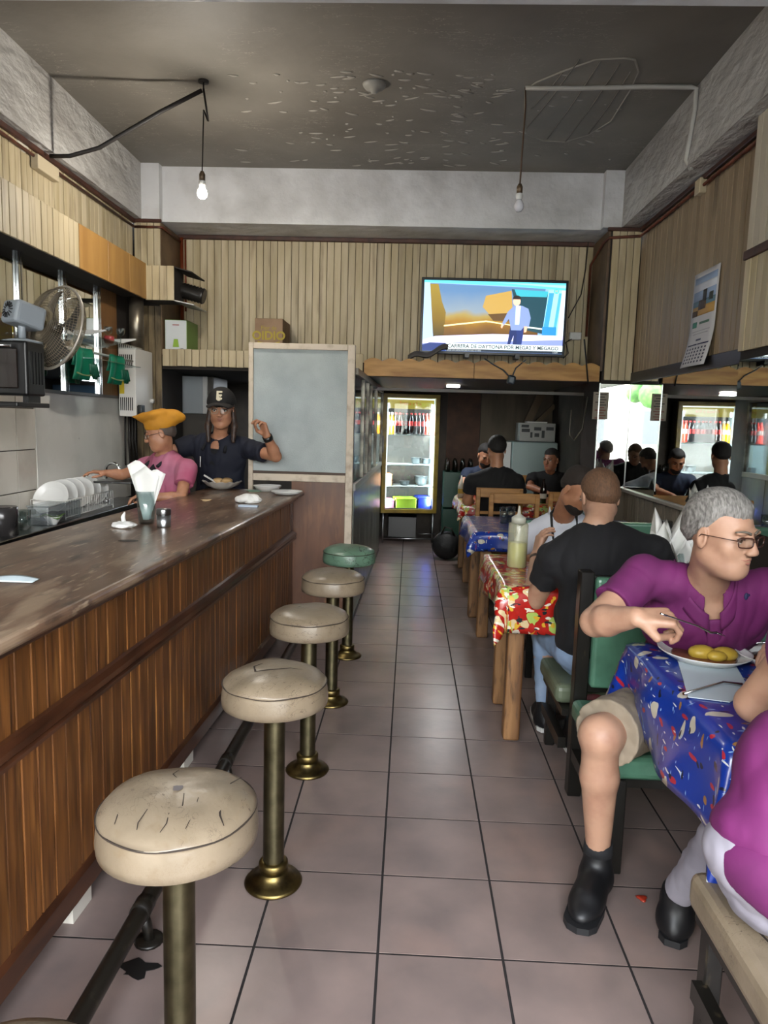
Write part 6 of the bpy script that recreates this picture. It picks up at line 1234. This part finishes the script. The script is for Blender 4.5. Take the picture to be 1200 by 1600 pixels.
# --- man in black at the back, the bearded man facing him, the smiling woman
HRk = frame((-.1, 1, -.12)); Hk = A(776, 703, 7.02)
Jk = dict(head=Hk, HR=HRk, neck=A(776, 733, 6.98), pelvis=(.9, 6.95, .6), shL=A(738, 752, 6.98), shR=A(806, 752, 6.98), elL=A(730, 782, 7.04), wrL=A(738, 785, 7.3), elR=A(818, 785, 7.04), wrR=A(800, 785, 7.3),
          hipL=(.82, 6.98, .56), hipR=(1.0, 6.98, .56), kneeL=(.8, 7.38, .56), kneeR=(1.04, 7.38, .56), ankleL=(.8, 7.36, .13), ankleR=(1.04, 7.36, .13), toeL=(.8, 7.52, .055), toeR=(1.04, 7.52, .055))
root, *_ = person('dark-haired man in a black T-shirt at the far table, back to the camera', Jk, s=1.1, h=.009, skin=skinB, shirt=dimblack, sleeve=.6, pants=dimblack, wid=1.2, face=dict(), shoes=(shoe_b, sole_b)); hair(root, Hk, HRk, 1.1, black_hair, h=.007, low=-.03, thick=.012)
HRd = frame((.15, -.95, -.45)); Hd = Vector((.86, 8.12, A(760, 712, 8.1).z))
def sitting(x, y, hz, hy, dirn):
    return dict(neck=(x, y+.06*-dirn*0, hz-.16), pelvis=(x, y+.16*-dirn, .6), shL=(x-.19*-dirn, y, hz-.22), shR=(x+.19*-dirn, y, hz-.22), elL=(x-.25*-dirn, y+.14*dirn, .92), wrL=(x-.1*-dirn, y+.32*dirn, .88), elR=(x+.25*-dirn, y+.14*dirn, .92), wrR=(x+.1*-dirn, y+.32*dirn, .88),
        hipL=(x-.1*-dirn, y-.14*dirn, .56), hipR=(x+.1*-dirn, y-.14*dirn, .56), kneeL=(x-.12*-dirn, y+.26*dirn, .56), kneeR=(x+.12*-dirn, y+.26*dirn, .56), ankleL=(x-.12*-dirn, y+.24*dirn, .13), ankleR=(x+.12*-dirn, y+.24*dirn, .13), toeL=(x-.12*-dirn, y+.4*dirn, .055), toeR=(x+.12*-dirn, y+.4*dirn, .055))
Jd = sitting(Hd.x, 8.2, Hd.z, 0, -1); Jd.update(head=Hd, HR=HRd); root, *_ = person('bearded man in a dark blue shirt facing the camera behind the man in black', Jd, s=1.08, h=.009, skin=skinB, shirt=mat('dark_blue_shirt', '16233a', .8), sleeve=.6, pants=dimblack, face=dict(brow='15100d'), shoes=(shoe_b, sole_b)); hair(root, Hd, HRd, 1.08, black_hair, h=.007, thick=.01); beard(root, Hd, HRd, 1.08, black_hair, h=.006)
HRs = frame((-.62, -.78, -.05)); Hs = A(861, 719, 8.1)
Jd = sitting(Hs.x+.02, 8.22, Hs.z, 0, -1); Jd.update(head=Hs, HR=HRs); root, *_ = person('smiling dark-haired woman at the far table by the mirror', Jd, s=1.04, h=.008, skin=skinC, shirt=dimblack, sleeve=.6, pants=dimblack, female=True, face=dict(brow='15100d', lips='8a3a38'), shoes=(shoe_b, sole_b)); hair(root, Hs, HRs, 1.04, black_hair, h=.006, kind='bun', thick=.01)
# --- woman in the black cap behind the bar end
HRc = frame((.12, -1, -.07)); sc_ = 1.2; Hc2 = A(346, 641, 5.34)
YW = 5.56
Jc = dict(head=Hc2, HR=HRc, neck=A(344, 685, 5.44), pelvis=(A(345, 800, YW).x, YW, .93), shL=A(384, 700, 5.43), shR=A(300, 696, 5.5), elL=A(431, 713, 5.24), wrL=A(417, 681, 5.14), elR=A(262, 706, 5.42), wrR=A(270, 768, 5.3))
cx_ = Jc['pelvis'][0]
Jc.update(hipL=(cx_+.09, YW, .9), hipR=(cx_-.11, YW, .9), kneeL=(cx_+.1, YW, .5), kneeR=(cx_-.1, YW, .5), ankleL=(cx_+.1, YW, .13), ankleR=(cx_-.1, YW, .13), toeL=(cx_+.1, YW-.14, .055), toeR=(cx_-.1, YW-.14, .055))
root, RT, X_ = person('woman in a black cap and glasses with a raised hand behind the bar', Jc, s=1.16, h=.006, skin=skinB, shirt=navy, sleeve=.62, pants=dimblack, female=True, wid=1.05, hands={'L': dict(d=(-.35, -.1, 1), n=(-.6, -.6, 0), t=-1, curl=(.75, .85, .95, 1.0), tc=.9), 'R': dict(d=(.2, -.2, -1), n=(.3, 1, 0), t=1)}, face=dict(brow='1d1512', lips='8a4a42', glasses=('8a7a68', False)), neckline=.07, shoes=(shoe_b, sole_b))
hair(root, Hc2, HRc, sc_, mat('dark_streaked_hair', '2a1d17', .5, n=(50, '4a3426', .5, .7)), h=.005, kind='long', thick=.006)
g = lambda x, y, z: Hc2+HRc @ Vector((x*sc_, y*sc_, z*sc_)); capm = mat('black_cap_cloth', '0f0e0f', .8)
F = Field([Hc2[i]-.24 for i in range(3)], [Hc2[i]+.24 for i in range(3)], .005); F.ell(g(0, -.01, .045), (.09*sc_, .108*sc_, .1*sc_), HRc, .01); F.plane(g(0, 0, .04), HRc @ Vector((0, -.18, -1)))
cp_ = F.build('cap', capm, root); MB().grid(lambda u, v: g((u-.5)*.165*(1-.28*v*v), .085+.085*v*(1-1.2*(u-.5)**2)-.1*(u-.5)**2*(1-v), .055-.012*v-.1*(u-.5)**2), 12, 6, .006).build('cap_brim', mat('cap_brim', '1d1a19', .7), cp_)
le = text_mesh('E', .075*sc_, 'cap_emblem', mat('cream_thread', 'b8b09a', .7), cp_, T(g(.002, .0975, .092)) @ HRc.to_4x4() @ Rz(math.pi) @ Matrix(((-1, 0, 0, 0), (0, -1, 0, 0), (0, 0, 1, 0), (0, 0, 0, 1))) @ Rx(math.radians(90-28)) , .002, bold=.003) if False else None
TE = T(g(.0, .094, .092)) @ HRc.to_4x4() @ Rz(math.pi) @ Rx(math.radians(62)); text_mesh('E', .075*sc_, 'cap_emblem', mat('cream_thread', 'b8b09a', .7), cp_, TE, .004, bold=.003); text_mesh('S', .05*sc_, 'cap_emblem', mat('cream_thread', 'b8b09a', .7), cp_, TE @ T((0, -.02, .001)), .004, bold=.003)
MB().tube([Jc['wrL']-(Jc['wrL']-Jc['elL']).normalized()*.035, Jc['wrL']-(Jc['wrL']-Jc['elL']).normalized()*.002], .037, 18).build('wrist_watch', black_p, root)
nk = Jc['neck']; up, fw_, lat = X_['up'], X_['fw'], X_['lat']
F = Field([X_['ch'][i]-.4 for i in range(3)], [X_['ch'][i]+.3 for i in range(3)], .007); F.ell(X_['ch'], (.17, .135, .16), RT, .02); F.ell(X_['be'], (.17, .145, .22), RT, .04); F.plane(X_['ch']+fw_*.02, -fw_); F.plane(X_['ch']+up*.1, up); apr = F.build('apron', blackc, root)
b = MB()
for sg in (-1, 1): b.tube([X_['ch']+up*.09+lat*sg*.09+fw_*.13, nk+lat*sg*.075+fw_*.045-up*.0, nk+lat*sg*.06-fw_*.06+up*.01], .013, 8)
b.build('apron_strap', blackc, root)
pz = X_['ch']+fw_*.15; MB().tube([pz+Vector((-.09, 0, .05)), pz+Vector((-.09, -.005, -.03))], .004, 6).build('pen', white_e, root)
# --- woman in the yellow headscarf at the sink
HRy = frame((-.88, -.35, -.30)); Hy = A(250, 677, 5.0)
Jy = dict(head=Hy, HR=HRy, neck=A(258, 715, 5.06), pelvis=(A(268, 850, 5.08).x, 5.1, .9), shR=A(233, 728, 5.2), shL=A(292, 732, 4.95), elR=A(190, 742, 5.2), wrR=A(165, 739, 5.12), elL=A(283, 778, 4.8), wrL=A(235, 776, 4.72))
cx_ = Jy['pelvis'][0]; Jy.update(hipL=(cx_+.05, 5.02, .87), hipR=(cx_-.02, 5.2, .87), kneeL=(cx_, 5.0, .48), kneeR=(cx_-.03, 5.2, .48), ankleL=(cx_, 5.0, .13), ankleR=(cx_-.03, 5.2, .13), toeL=(cx_-.14, 5.0, .055), toeR=(cx_-.17, 5.2, .055))
root, RT, X_ = person('woman in a yellow headscarf and pink shirt washing dishes at the sink', Jy, s=1.04, h=.0065, skin=skinB, shirt=mat('pink_cotton', '9c4a66', .8, n=(4, 'a86a80', .4, .7)), sleeve=.55, pants=dimblack, female=True, face=dict(brow='2a1d17', lips='7a463c', glasses=('1a1413', True)), hands={'R': dict(n=(0, 0, -1), t=1, curl=(.3, .35, .4, .45))}, shoes=(shoe_b, sole_b))
g = lambda x, y, z: Hy+HRy @ Vector((x*1.04, y*1.04, z*1.04)); hair(root, Hy, HRy, 1.04, mat('greyish_hair', '4a403a', .6), h=.006, thick=.004)
F = Field([Hy[i]-.24 for i in range(3)], [Hy[i]+.26 for i in range(3)], .0055); F.ell(g(0, -.02, .06), (.088, .112, .08), HRy, .02); F.ell(g(0, .0, .125), (.082, .11, .04), HRy, .03); F.cone(g(0, .08, .135), g(0, .135, .155), .025, .006, .03); F.ell(g(0, -.12, .08), (.07, .06, .055), HRy, .03); F.ell(g(0, -.165, .06), (.035, .035, .03), HRy, .02)
F.wrinkle(.003, 50, 4); F.plane(g(0, .06, .04), HRy @ Vector((0, .25, -1))); F.build('headscarf', mat('yellow_headscarf', 'b9801c', .75, n=(6, 'a06c16', .4, .7)), root)
up, fw_, lat = X_['up'], X_['fw'], X_['lat']; F = Field([X_['ch'][i]-.4 for i in range(3)], [X_['ch'][i]+.3 for i in range(3)], .007); F.ell(X_['ch'], (.13, .13, .15), RT, .02); F.ell(X_['be'], (.16, .135, .2), RT, .04); F.plane(X_['ch']-fw_*.0, -fw_); F.build('apron', mat('dark_apron', '1a161c', .8), root)
b = MB()
for sg in (-1, 1): b.tube([X_['ch']+up*.08+lat*sg*.07+fw_*.125, Jy['neck']+lat*sg*.07+fw_*.04, Jy['neck']+lat*sg*.05-fw_*.06], .012, 8)
b.build('apron_strap', mat('dark_apron', '1a161c'), root)
# --- diner in the right foreground, cut by the picture edge
HRf = frame((.1, 1, -.3)); 
Jf = dict(head=(1.2, 1.72, 1.45), HR=HRf, neck=(1.15, 1.62, 1.27), pelvis=(.90, 1.46, .63), shL=(.98, 1.64, 1.18), shR=(1.34, 1.56, 1.18), elL=A(1178, 1100, 1.80), wrL=(1.12, 2.0, .89), elR=(1.42, 1.75, .92), wrR=(1.3, 2.0, .89),
          hipL=(.84, 1.5, .6), hipR=(1.04, 1.46, .6), kneeL=(.96, 1.88, .57), kneeR=(1.2, 1.86, .57), ankleL=(.89, 2.12, .14), ankleR=(1.2, 2.1, .14), toeL=(.98, 2.32, .055), toeR=(1.24, 2.3, .055))
root, RT, X_ = person('diner in a magenta top and white trousers with back to the camera, bottom right', Jf, s=1.08, h=.0065, skin=skinA, shirt=magenta, sleeve=.5, pants=mat('white_trousers', '837f88', .8, n=(4, '716e78', .4, .7)), wid=1.3, belly=1.2, face=dict(), shoes=(shoe_b, sole_b)); hair(root, Vector(Jf['head']), HRf, 1.08, brown_hair, h=.008)
F = Field([X_['pel'][i]-.4 for i in range(3)], [X_['pel'][i]+.4 for i in range(3)], .007); F.ell(X_['pel']+Vector((0, -.01, .0)), (.222, .165, .12), RT, .02); F.ell(X_['be'], (.205, .15, .19), RT, .05); F.wrinkle(.006, 22, 4, (1, 1, .6)); F.plane(X_['pel']+Vector((0, 0, -.01)), (-.1, .35, -1)); F.build('shirt_hem', magenta, root)
